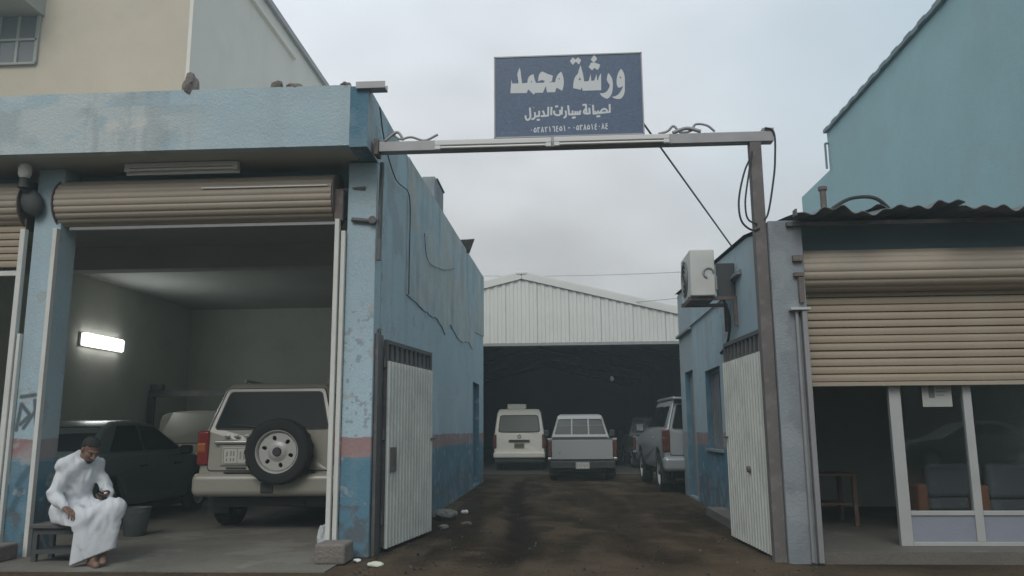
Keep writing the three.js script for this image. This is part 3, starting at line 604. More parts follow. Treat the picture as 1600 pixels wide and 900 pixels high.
piece('hanging_cable', 'tighter cable loop hanging close beside the left face of the post', 'cable', tube([[2.07, 4.2, -8.32], [2.02, 3.95, -8.32], [1.965, 3.6, -8.32], [1.99, 3.45, -8.32], [2.08, 3.4, -8.32]], 0.010, 6, 60), M.cable);
piece('hanging_cable', 'cable hanging from the outer right end of the overhead beam', 'cable', tube([[2.22, 4.46, -8.33], [2.30, 4.43, -8.33], [2.305, 4.1, -8.33], [2.26, 3.8, -8.33], [2.19, 3.5, -8.33], [2.16, 3.45, -8.33]], 0.011, 6, 60), M.cable);
piece('beam_wire', 'tangle of wire lying on the right part of the overhead beam', 'wire', [tube([[1.1, 4.44, -8.37], [1.2, 4.47, -8.37], [1.26, 4.52, -8.36], [1.33, 4.45, -8.36], [1.45, 4.47, -8.38], [1.5, 4.54, -8.38], [1.62, 4.52, -8.37], [1.7, 4.45, -8.37]], 0.014, 6, 60), tube([[1.25, 4.44, -8.35], [1.4, 4.49, -8.36], [1.55, 4.45, -8.36]], 0.02, 6, 30)], M.greyMetal);
piece('beam_wire', 'tangle of wire lying on the left end of the overhead beam', 'wire', [tube([[-1.9, 4.44, -8.37], [-1.8, 4.51, -8.37], [-1.72, 4.46, -8.36], [-1.6, 4.48, -8.36], [-1.45, 4.445, -8.38], [-1.3, 4.5, -8.36]], 0.013, 6, 60), tube([[-1.88, 4.44, -8.34], [-1.75, 4.54, -8.36], [-1.68, 4.45, -8.36]], 0.016, 6, 30)], M.greyMetal);
piece('rain_spout', 'grey sheet metal rain spout sticking out of the blue parapet corner', 'spout', [bx(-2.16, -1.84, 4.955, 4.965, -8.1, -8.24), bx(-2.16, -1.84, 4.966, 5.03, -8.1, -8.11), bx(-2.16, -1.84, 4.966, 5.03, -8.23, -8.24)], M.greyMetal);
function rubble(name, label, category, pos, size, mat, seed, group) { // an irregular lump
  const g = new THREE.IcosahedronGeometry(1, 2), p = g.attributes.position;
  for (let i = 0; i < p.count; i++) { const x = p.getX(i), y = p.getY(i), z = p.getZ(i), k = 0.55 + 0.9 * fbm(x * 1.7 + seed * 3.1 + 5, y * 1.3 + z * 1.7 + seed, 3, seed); p.setXYZ(i, x * k * size[0], y * k * size[1], z * k * size[2]); }
  g.computeVertexNormals(); g.translate(pos[0], pos[1], pos[2]);
  return piece(name, label, category, muv(toCreasedNormals(g, 0.5)), mat, group);
}
rubble('roof_stone', 'dark upright lump on the parapet below the cream block corner', 'rubble', [-4.05, 5.09, -8.2], [0.08, 0.15, 0.08], M.block, 3);
rubble('roof_stone', 'larger grey lump of the pair on the blue parapet', 'rubble', [-3.06, 5.05, -8.2], [0.07, 0.07, 0.06], M.block, 7);
rubble('roof_stone', 'flatter grey lump of the pair on the blue parapet', 'rubble', [-2.88, 5.035, -8.2], [0.09, 0.045, 0.06], M.block, 9);
rubble('roof_stone', 'small pale lump on the parapet near the rain spout', 'rubble', [-2.3, 5.035, -8.2], [0.07, 0.035, 0.06], M.block, 11);
{
  const b = thing('roof_box', 'grey weathered box standing on top of the left alley wall', 'box', [-2.14, 5.07, -13.6]);
  obj('casing', bx(-0.16, 0.06, 0, 0.5, -0.5, 0.5, 0.01), M.rightPillar, b);
  obj('lid', bx(-0.17, 0.08, 0.5, 0.53, -0.52, 0.3, 0.004), M.rust, b);
}
piece('roof_flap', 'bent sheet metal flap poking out over the left alley wall top', 'sheet', [bar([-2.2, 5.18, -16.8], [-1.90, 5.29, -17.2], 0.02, 0.35)], M.rust);
piece('roof_hose', 'dark hose arching over the corrugated shop roof', 'hose', tube([[3.0, 3.64, -9.0], [3.15, 3.78, -9.1], [3.4, 3.91, -9.2], [3.65, 3.90, -9.2], [3.82, 3.74, -9.2], [3.86, 3.64, -9.15]], 0.022, 8, 40), M.cable);
piece('roof_vent', 'small dark vent stub on the corrugated shop roof', 'vent', [rod([3.03, 3.58, -9.1], [3.03, 3.98, -9.1], 0.035), rod([3.03, 3.98, -9.1], [3.03, 4.02, -9.1], 0.05)], M.rust);
{
  const a = thing('air_conditioner', 'boxy white outdoor air conditioner bracketed on the right alley wall', 'air conditioner', [2.0, 3.1, -11.6]);
  obj('casing', bx(-0.17, 0.17, 0.02, 0.68, -0.42, 0.42, 0.02), M.whitePaint, a);
  const ring = []; for (const r of [0.08, 0.15, 0.22, 0.27]) { const q = new THREE.TorusGeometry(r, 0.006, 6, 32); q.rotateY(Math.PI / 2); q.translate(-0.182, 0.34, -0.08); ring.push(q); }
  obj('fan_grille', ring, M.greyMetal, a);
  obj('fan_recess', plate(-0.168, 0.34, -0.08, 0.265, 0.012), M.black, a);
  obj('pipe_cover', [bx(0.171, 0.2, 0.1, 0.3, 0.25, 0.41, 0.008), new THREE.TorusGeometry(0.07, 0.016, 8, 18, Math.PI * 1.4).translate(0.08, 0.34, 0.425)], M.greyMetal, a);
  obj('bracket', [bx(-0.2, 0.469, -0.03, 0.019, 0.3, 0.35), bx(-0.2, 0.469, -0.03, 0.019, -0.35, -0.3), bx(0.42, 0.469, -0.4, -0.031, 0.3, 0.35), bx(0.42, 0.469, -0.4, -0.031, -0.35, -0.3), bx(-0.16, 0.16, -0.02, 0.018, -0.29, 0.29)], M.rust, a);
  obj('dark_plate', bx(0.21, 0.465, 0.02, 0.5, 0.3, 0.27, 0.01), M.darkGrey, a);  // plain dark grey plate between the casing and the wall
  obj('drain_hose', tube([[0.3, -0.02, 0.28], [0.38, -0.25, 0.2], [0.42, -0.5, -0.1], [0.45, -0.62, -0.6], [0.455, -0.66, -0.9]], 0.02, 8, 40), M.cable, a);
}
piece('wall_conduit', 'thin conduit sloping along the right alley wall beneath the air conditioner', 'conduit', [rod([2.45, 3.42, -10.9], [2.45, 3.22, -12.0], 0.018), bx(2.40, 2.469, 3.36, 3.41, -10.9, -11.5, 0.004), rod([2.45, 3.22, -12.0], [2.45, 3.2, -16.8], 0.014), bx(2.40, 2.469, 3.14, 3.19, -15.2, -16.9, 0.004)], M.rightPillar);
for (const [k, a, b, sag, label] of [[0, [-14, 8.9, -34], [9, 5.6, -20.5], 0.7, 'upper of the two faint overhead wires crossing above the hall'], [1, [-14, 7.2, -34], [9, 5.3, -20.5], 0.9, 'lower of the two faint overhead wires crossing above the hall']]) {
  const pts = []; for (let i = 0; i <= 12; i++) { const t = i / 12; pts.push([lerp(a[0], b[0], t), lerp(a[1], b[1], t) - sag * 4 * t * (1 - t), lerp(a[2], b[2], t)]); }
  piece('overhead_wire', label, 'wire', tube(pts, 0.008, 5, 40), M.greyMetal);
}
// ------------------------------------------------------------------ shop front
{
  const s = thing('shop_window', 'white aluminium glazed shop window under the half lowered shutter', 'shop window', [0, 0.116, -8.75]);
  const F = (x0, x1, y0, y1, z0 = 0.03, z1 = -0.03) => bx(x0, x1, y0, y1, z0, z1, 0.004);
  obj('door_jamb', F(3.42, 3.54, 0, 2.5), M.alu, s);
  obj('mullion', F(4.17, 4.255, 0.041, 2.46), M.alu, s);
  obj('mullion', F(4.9, 4.98, 0.041, 2.46), M.alu, s);
  obj('bottom_rail', F(3.541, 5.15, 0, 0.04), M.alu, s);
  obj('sill_rail', F(3.541, 4.169, 0.30, 0.345), M.alu, s); obj('sill_rail', F(4.256, 4.899, 0.30, 0.345), M.alu, s);
  obj('head_rail', F(2.56, 5.15, 2.461, 2.53), M.alu, s);
  for (const [a, b] of [[3.541, 4.169], [4.256, 4.899]]) {
    obj('kick_panel', bx(a, b, 0.041, 0.299, 0.012, -0.012), mottled([0.25, 0.265, 0.315], 0.06, 1, 851, { roughness: 0.4 }), s);
    obj('pane', bx(a, b, 0.346, 2.46, 0.003, -0.003), M.pane, s);
  }
  const c = document.createElement('canvas'); c.width = 128; c.height = 96; const g = c.getContext('2d');
  g.fillStyle = '#a9aca6'; g.fillRect(0, 0, 128, 96); g.fillStyle = '#6d716e'; g.fillRect(30, 10, 26, 50); g.fillStyle = '#84888a'; g.fillRect(64, 18, 40, 5); g.fillRect(64, 32, 46, 5); g.fillRect(64, 46, 34, 5);
  const t = new THREE.CanvasTexture(c); t.colorSpace = THREE.SRGBColorSpace; t.magFilter = THREE.LinearFilter;
  const pg = new THREE.PlaneGeometry(0.30, 0.24, 6, 4), pp = pg.attributes.position; for (let i = 0; i < pp.count; i++) pp.setZ(i, 0.004 + 0.008 * Math.pow(pp.getX(i) / 0.15, 2)); pg.computeVertexNormals();
  pg.translate(3.91, 1.63, -8.738);
  piece('paper_notice', 'white paper notice stuck inside the top of the shop window', 'notice', pg, std({ map: t, roughness: 0.9, side: THREE.DoubleSide }));
  const d = thing('shop_table', 'dark brown wooden table in the shop doorway gloom', 'table', [3.3, 0.116, -10.7]);
  obj('top', bx(-0.42, 0.32, 0.6, 0.63, -0.3, 0.3, 0.006), M.wood, d); for (const [x, z] of [[-0.39, 0.27], [0.28, 0.27], [-0.39, -0.27], [0.28, -0.27]]) obj('leg', bx(x - 0.025, x + 0.025, 0, 0.599, z - 0.025, z + 0.025, 0.003), M.wood, d);
  obj('shelf', bx(-0.36, 0.25, 0.25, 0.27, -0.24, 0.24), M.wood, d);
  function chair(label, x, z, back, side) {
    const k = thing('armchair', label, 'chair', [x, 0.116, z]);
    obj('seat', bx(-0.3, 0.3, 0.25, 0.42, -0.3, 0.3, 0.05), back, k); obj('backrest', bx(-0.32, 0.32, 0.4, 0.78, 0.18, 0.34, 0.06), back, k);
    obj('armrest', bx(-0.42, -0.3, 0.05, 0.55, -0.32, 0.32, 0.04), side, k); obj('armrest', bx(0.3, 0.42, 0.05, 0.55, -0.32, 0.32, 0.04), side, k);
    for (const [a, b] of [[-0.36, 0.28], [0.36, 0.28], [-0.36, -0.28], [0.36, -0.28]]) obj('leg', bx(a - 0.02, a + 0.02, 0, 0.05, b - 0.02, b + 0.02), M.black, k);
  }
  const grey = mottled([0.075, 0.085, 0.105], 0.1, 1, 861), orange = mottled([0.20, 0.07, 0.04], 0.1, 1, 863);
  chair('grey armchair with orange sides behind the first shop window pane', 4.45, -10.0, grey, orange);
  chair('grey armchair with orange sides behind the second shop window pane', 5.0, -9.75, grey, orange);
}
// ------------------------------------------------------------------ workshop clutter
{
  const h = thing('steel_hoist', 'dark steel hoist frame standing at the back of the workshop', 'hoist', [-7, 0, -17.6]);
  obj('beam', bx(-2.15, 2.6, 2.08, 2.22, -0.05, 0.05), M.steel, h);
  for (const x of [-2.1, 2.5]) { obj('post', bx(x - 0.06, x + 0.06, 0.03, 2.079, -0.06, 0.06), M.steel, h); obj('foot', bx(x - 0.1, x + 0.1, 0.012, 0.03, -0.6, 0.6), M.steel, h); }
  obj('trolley', [bx(-2.12, -1.85, 2.221, 2.36, -0.09, 0.09, 0.02), rod([-2.0, 2.0, 0.1], [-2.0, 1.3, 0.1], 0.02)], M.steel, h);
  const b = thing('bucket', 'grey plastic bucket on the workshop floor behind the seated man', 'bucket', [-5.45, 0.012, -10.35]);
  obj('pail', new THREE.LatheGeometry([[0.0, 0.0], [0.13, 0], [0.175, 0.34], [0.185, 0.35], [0.165, 0.345], [0.125, 0.015], [0, 0.015]].map((p) => new THREE.Vector2(...p)), 28), mottled([0.085, 0.095, 0.10], 0.1, 0.5, 871, { roughness: 0.5 }), b);
  obj('handle', new THREE.TorusGeometry(0.175, 0.005, 6, 24, Math.PI).rotateX(1.9).translate(0, 0.33, 0), M.steel, b);
  const q = thing('bench', 'low dark bench under the seated man beside the blue pillar', 'bench', [-5.2, 0.012, -8.42]);
  obj('seat', bx(-0.24, 0.28, 0.33, 0.375, -0.2, 0.2, 0.01), M.steel, q);
  obj('frame', [bx(-0.22, 0.26, 0.27, 0.329, 0.12, 0.16), bx(-0.22, 0.26, 0.27, 0.329, -0.16, -0.12), bx(-0.2, 0.24, 0.08, 0.12, -0.16, 0.16)], M.darkGrey, q);
  for (const [x, z] of [[-0.2, 0.14], [0.23, 0.14], [-0.2, -0.14], [0.23, -0.14]]) obj('leg', bx(x - 0.025, x + 0.025, 0, 0.269, z - 0.021, z + 0.021), M.darkGrey, q);
}
const blk = (x0, x1, h, z0, z1, seed) => { const g = new RoundedBoxGeometry(x1 - x0, h, z0 - z1, 5, 0.03), p = g.attributes.position; for (let i = 0; i < p.count; i++) { const k = (fbm(p.getX(i) * 9 + seed, p.getY(i) * 9 + p.getZ(i) * 7, 3, seed) - 0.5) * 0.04; p.setXYZ(i, p.getX(i) * (1 + k), p.getY(i) * (1 + k), p.getZ(i) * (1 + k)); } g.computeVertexNormals(); g.translate((x0 + x1) / 2, h / 2 + 0.005, (z0 + z1) / 2); return muv(g); };
piece('concrete_block', 'rough concrete block at the foot of the corner pillar and gate', 'block', blk(-2.46, -2.15, 0.2, -8.15, -8.5, 3), M.block);
piece('concrete_block', 'rough concrete block at the foot of the pillar at the left edge', 'block', blk(-6.1, -5.72, 0.17, -8.1, -8.5, 5), M.block);
piece('plastic_bag', 'crumpled pale bag leaning on the rail inside the bay', 'bag', (() => { const g = new THREE.IcosahedronGeometry(0.11, 4), p = g.attributes.position; for (let i = 0; i < p.count; i++) { const k = 0.8 + 0.5 * fbm(p.getX(i) * 16 + 3, p.getY(i) * 16 + p.getZ(i) * 12, 3, 9); p.setXYZ(i, p.getX(i) * k * 0.7, p.getY(i) * k * 1.5, p.getZ(i) * k); } g.computeVertexNormals(); g.translate(-2.56, 0.15, -8.85); return g; })(), std({ rgb: [0.45, 0.46, 0.47], roughness: 0.5 }));
rubble('stone_heap', 'grey slumped sandbag lying against the foot of the left alley wall', 'sandbag', [-1.80, 0.05, -12.5], [0.22, 0.1, 0.36], M.block, 21);
rubble('loose_stone', 'small grey stone beside the free end of the left gate', 'stone', [-1.62, 0.02, -11.2], [0.07, 0.035, 0.06], M.block, 23);
rubble('loose_stone', 'dark clod lying between the left gate and the wheel rut', 'stone', [-1.35, 0.02, -11.6], [0.07, 0.03, 0.06], M.rust, 27);
rubble('litter', 'small white scrap on the dirt farther along the left wall', 'litter', [-1.55, 0.03, -13.1], [0.06, 0.04, 0.05], M.lampGlass, 31);
rubble('litter', 'crumpled pale yellow scrap on the ground before the left gate', 'litter', [-1.83, 0.025, -8.08], [0.09, 0.028, 0.05], std({ rgb: [0.62, 0.62, 0.5], roughness: 0.6 }), 33);
rubble('litter', 'tiny white scrap at the foot of the corner pillar', 'litter', [-2.08, 0.02, -8.35], [0.04, 0.02, 0.03], M.lampGlass, 35);
{ // pebbles and crumbs on the dirt lane
  const g = new THREE.IcosahedronGeometry(1, 0), im = new THREE.InstancedMesh(g, std({ color: 0xffffff, roughness: 1 }), 1500), m = new THREE.Matrix4(), q = new THREE.Quaternion(), c = new THREE.Color();
  for (let i = 0; i < 1500; i++) {
    const edge = rnd() < 0.45, x = edge ? (rnd() < 0.5 ? -1.95 + rnd() * rnd() * 0.9 : 2.4 - rnd() * rnd() * 0.9) : -1.9 + rnd() * 4.2, z = -7.3 - rnd() * rnd() * 13, r = 0.003 + 0.014 * Math.pow(rnd(), 4);
    q.setFromEuler(new THREE.Euler(rnd() * 6, rnd() * 6, rnd() * 6));
    m.compose(new THREE.Vector3(x, r * 0.3, z), q, new THREE.Vector3(r * (1 + rnd()), r * 0.7, r));
    im.setMatrixAt(i, m); const k = 0.03 + 0.09 * rnd() * rnd(); im.setColorAt(i, c.setRGB(k, k * 0.9, k * 0.78));
  }
  im.castShadow = im.receiveShadow = true; im.name = 'gravel'; im.userData.kind = 'stuff'; tag(im, 'loose gravel scattered over the brown dirt lane', 'gravel'); scene.add(im);
}

// ------------------------------------------------------------------ the other side of the street, mirrored in the shop window
{
  const t = thing('street_building', 'plain grey brown row of shops across the street, mirrored dimly in the shop window', 'building', [6, 0, 17]);
  obj('wall', bx(-32, 32, 0, 4.6, 0, 6), mottled([0.16, 0.145, 0.12], 0.15, 5, 1001), t);
  for (let i = 0; i < 9; i++) obj('door', bx(-29 + i * 6.6, -25.4 + i * 6.6, 0.02, 3.1, -0.03, -0.001), M.darkGrey, t);
  obj('parapet', bx(-32, 32, 4.601, 4.8, -0.1, 6), M.step, t);
}

// ------------------------------------------------------------------ vehicles (built with the tail at z = 0, nose towards -z)
const CAR = {
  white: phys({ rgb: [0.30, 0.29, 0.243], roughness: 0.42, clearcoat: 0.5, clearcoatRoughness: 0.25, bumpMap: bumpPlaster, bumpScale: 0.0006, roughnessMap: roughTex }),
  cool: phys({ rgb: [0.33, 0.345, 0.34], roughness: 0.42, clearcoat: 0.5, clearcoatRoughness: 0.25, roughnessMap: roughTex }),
  vanWhite: phys({ rgb: [0.68, 0.67, 0.60], roughness: 0.45, clearcoat: 0.4, clearcoatRoughness: 0.3 }),
  silver: phys({ rgb: [0.36, 0.38, 0.39], roughness: 0.45, metalness: 0.3, clearcoat: 0.4, clearcoatRoughness: 0.3, roughnessMap: roughTex }),
  dark: phys({ rgb: [0.115, 0.155, 0.148], roughness: 0.45, metalness: 0.2, clearcoat: 0.5, clearcoatRoughness: 0.25, roughnessMap: roughTex }),
  glass: phys({ rgb: [0.018, 0.023, 0.024], roughness: 0.1, ior: 1.4, specularIntensity: 0.1 }),
  paleGlass: phys({ rgb: [0.055, 0.06, 0.055], roughness: 0.15, ior: 1.5 }),
  red: phys({ rgb: [0.20, 0.02, 0.018], roughness: 0.2, clearcoat: 0.6 }),
  orange: phys({ rgb: [0.34, 0.10, 0.03], roughness: 0.25, clearcoat: 0.5 }),
  dullRed: phys({ rgb: [0.11, 0.035, 0.03], roughness: 0.3 }),
  steelRim: std({ rgb: [0.44, 0.44, 0.41], roughness: 0.45, metalness: 0.3 }),
  chrome: std({ rgb: [0.62, 0.62, 0.60], roughness: 0.22, metalness: 0.9 }),
  trim: std({ rgb: [0.035, 0.036, 0.037], roughness: 0.65 }),
};
const lin = (k) => (y) => { if (y <= k[0][0]) return k[0][1]; for (let i = 0; i < k.length - 1; i++) if (y <= k[i + 1][0]) return lerp(k[i][1], k[i + 1][1], (y - k[i][0]) / (k[i + 1][0] - k[i][0])); return k[k.length - 1][1]; };
function lowerShape(top, yb, wheels, R, Ra) { // top: points from the tail bottom corner up and forward; wheel arches are cut from the sill
  const s = new THREE.Shape(), a = Math.asin((yb - R) / Ra), dx = Ra * Math.cos(a);
  s.moveTo(top[0][0], yb);
  for (const w of wheels) { s.lineTo(w - dx, yb); s.absarc(w, R, Ra, Math.PI - a, a, true); }
  const r = top.slice().reverse();
  s.lineTo(r[0][0], yb);
  for (const p of r) s.lineTo(p[0], p[1]);
  s.closePath();
  return s;
}
function hull(shape, wFn, bevel) {
  const W = 2, g = new THREE.ExtrudeGeometry(shape, { depth: W - 2 * bevel, bevelEnabled: true, bevelSize: bevel, bevelOffset: -bevel, bevelThickness: bevel, bevelSegments: 4, curveSegments: 14 });
  g.translate(0, 0, bevel - W / 2); g.rotateY(Math.PI / 2);
  const p = g.attributes.position;
  for (let i = 0; i < p.count; i++) { const x = p.getX(i), w = wFn(p.getY(i)); p.setX(i, Math.sign(x) * Math.max(0, w - (1 - Math.abs(x)))); }
  g.deleteAttribute('normal');
  return muv(toCreasedNormals(g, 0.75));
}
function sidePanel(pts, r, wFn, side, proud = 0.006, th = 0.012) {
  const g = slab(rpoly(pts, r), th), p = g.attributes.position;
  for (let i = 0; i < p.count; i++) { const s = p.getX(i), y = p.getY(i), t = p.getZ(i); p.setXYZ(i, side * (wFn(y) + t + proud - th), y, -s); }
  let q = g.index ? g.toNonIndexed() : g;
  if (side > 0) { // keep faces outward
    const a = q.attributes.position.array; for (let i = 0; i < a.length; i += 9) for (let k = 0; k < 3; k++) { const v = a[i + k]; a[i + k] = a[i + 3 + k]; a[i + 3 + k] = v; }
  }
  q.deleteAttribute('normal'); q.computeVertexNormals();
  return muv(q);
}
function rearPanel(pts, r, sFn, proud = 0.006, th = 0.014, holes) {
  const sh = rpoly(pts, r); if (holes) for (const h of holes) sh.holes.push(rpoly(h, r, THREE.Path));
  const g = slab(sh, th), p = g.attributes.position;
  for (let i = 0; i < p.count; i++) { const y = p.getY(i); p.setZ(i, -sFn(y) + p.getZ(i) + proud - th); }
  const q = g.index ? g.toNonIndexed() : g; q.deleteAttribute('normal'); q.computeVertexNormals();
  return muv(q);
}
const wheelCache = new Map();
function wheel(parent, x, y, z, R, w, facing = 1, axisZ = false, holes = 6) {
  const key = [R, w, holes].join();
  if (!wheelCache.has(key)) {
    const V = (a) => a.map((p) => new THREE.Vector2(...p));
    const tyre = new THREE.LatheGeometry(V([[0.62 * R, -w * 0.42], [0.72 * R, -w / 2], [0.9 * R, -w / 2], [0.97 * R, -w * 0.42], [R, -w * 0.3], [R, w * 0.3], [0.97 * R, w * 0.42], [0.9 * R, w / 2], [0.72 * R, w / 2], [0.64 * R, w * 0.44], [0.61 * R, w * 0.3]]), 40);
    const lugs = []; for (let i = 0; i < 36; i++) { const b = new THREE.BoxGeometry(0.02, w * 0.26, 0.05); b.translate(R - 0.007, (i % 2 ? 1 : -1) * w * 0.24, 0); b.rotateY(i / 36 * 2 * Math.PI); lugs.push(b); }
    const sh = new THREE.Shape(); sh.absarc(0, 0, 0.585 * R, 0, 2 * Math.PI);
    for (let i = 0; i < holes; i++) { const h = new THREE.Path(), a = i / holes * 2 * Math.PI + 0.26; h.absellipse(Math.cos(a) * 0.42 * R, Math.sin(a) * 0.42 * R, 0.075 * R, 0.06 * R, 0, 2 * Math.PI, true, a); sh.holes.push(h); }
    const disc = slab(sh, 0.02, 0.004);
    disc.rotateX(-Math.PI / 2); disc.translate(0, w * 0.2, 0);
    const rimRing = new THREE.LatheGeometry(V([[0.53 * R, -w * 0.35], [0.58 * R, w * 0.15], [0.6 * R, w * 0.32], [0.635 * R, w * 0.44], [0.655 * R, w * 0.46], [0.655 * R, w * 0.43], [0.60 * R, w * 0.2]]), 36);
    const dome = new THREE.CylinderGeometry(0.2 * R, 0.33 * R, 0.03, 28).translate(0, w * 0.2 + 0.03, 0);
    const cap = new THREE.CylinderGeometry(0.12 * R, 0.15 * R, 0.05, 20).translate(0, w * 0.2 + 0.055, 0);
    const back = new THREE.CylinderGeometry(0.56 * R, 0.56 * R, 0.01, 28).translate(0, -w * 0.1, 0);
    const G = [mergeGeometries([tyre, ...lugs].map(clean)), mergeGeometries([disc, rimRing, dome].map(clean)), cap, back];
    for (const g of G) g.rotateZ(-Math.PI / 2);
    wheelCache.set(key, G);
  }
  const [a, b, c, d] = wheelCache.get(key), t = new THREE.Group(); t.name = axisZ ? 'spare_wheel' : 'wheel'; parent.add(t); t.position.set(x, y, z);
  if (axisZ) t.rotation.y = -Math.PI / 2; else if (facing < 0) t.rotation.y = Math.PI;
  obj('tyre', a, M.rubber, t); obj('rim', b, CAR.steelRim, t); obj('hub', [c, d], CAR.trim, t);
  return t;
}
function plateMat(draw, bg = '#b9b9ae') {
  const c = document.createElement('canvas'); c.width = 256; c.height = 128; const g = c.getContext('2d');
  g.fillStyle = bg; g.fillRect(0, 0, 256, 128); g.strokeStyle = '#4a4a48'; g.lineWidth = 4; g.strokeRect(5, 5, 246, 118); draw(g);
  const t = new THREE.CanvasTexture(c); t.colorSpace = THREE.SRGBColorSpace; t.magFilter = THREE.LinearFilter; return std({ map: t, roughness: 0.5 });
}
function numberPlate(parent, x, y, z, w, h, mat) {
  const p = obj('number_plate', bx(-w / 2, w / 2, -h / 2, h / 2, -0.006, 0.006, 0.003), std({ rgb: [0.5, 0.5, 0.47], roughness: 0.5 }), parent); p.position.set(x, y, z);
  const f = new THREE.PlaneGeometry(w - 0.012, h - 0.012); f.translate(0, 0, 0.009); obj('plate_face', f, mat, p);
}
const plateA = plateMat((g) => { g.lineWidth = 9; g.strokeStyle = '#6b6b66'; g.stroke(new Path2D('M32 30 L32 60 Q30 66 22 66 M62 26 L62 66 M84 26 L84 66 M30 84 L30 108 M60 82 L60 108 M80 84 Q92 92 80 106')); g.lineWidth = 5; g.stroke(new Path2D('M112 10 L112 118')); g.fillStyle = '#8b8c86'; for (let i = 0; i < 4; i++) g.fillRect(130 + i * 28, 30 + (i % 2) * 4, 15, 62); });
const plateB = plateMat((g) => { g.lineWidth = 8; g.strokeStyle = '#74746f'; g.stroke(new Path2D('M30 36 L30 92 M60 36 Q80 60 60 92 M100 36 L100 92 M140 36 L160 92 L180 36 M210 36 L210 92')); }, '#b4b5af');
const plateC = plateMat((g) => { g.fillStyle = '#55503f'; g.fillRect(20, 34, 200, 60); }, '#6d6a58');

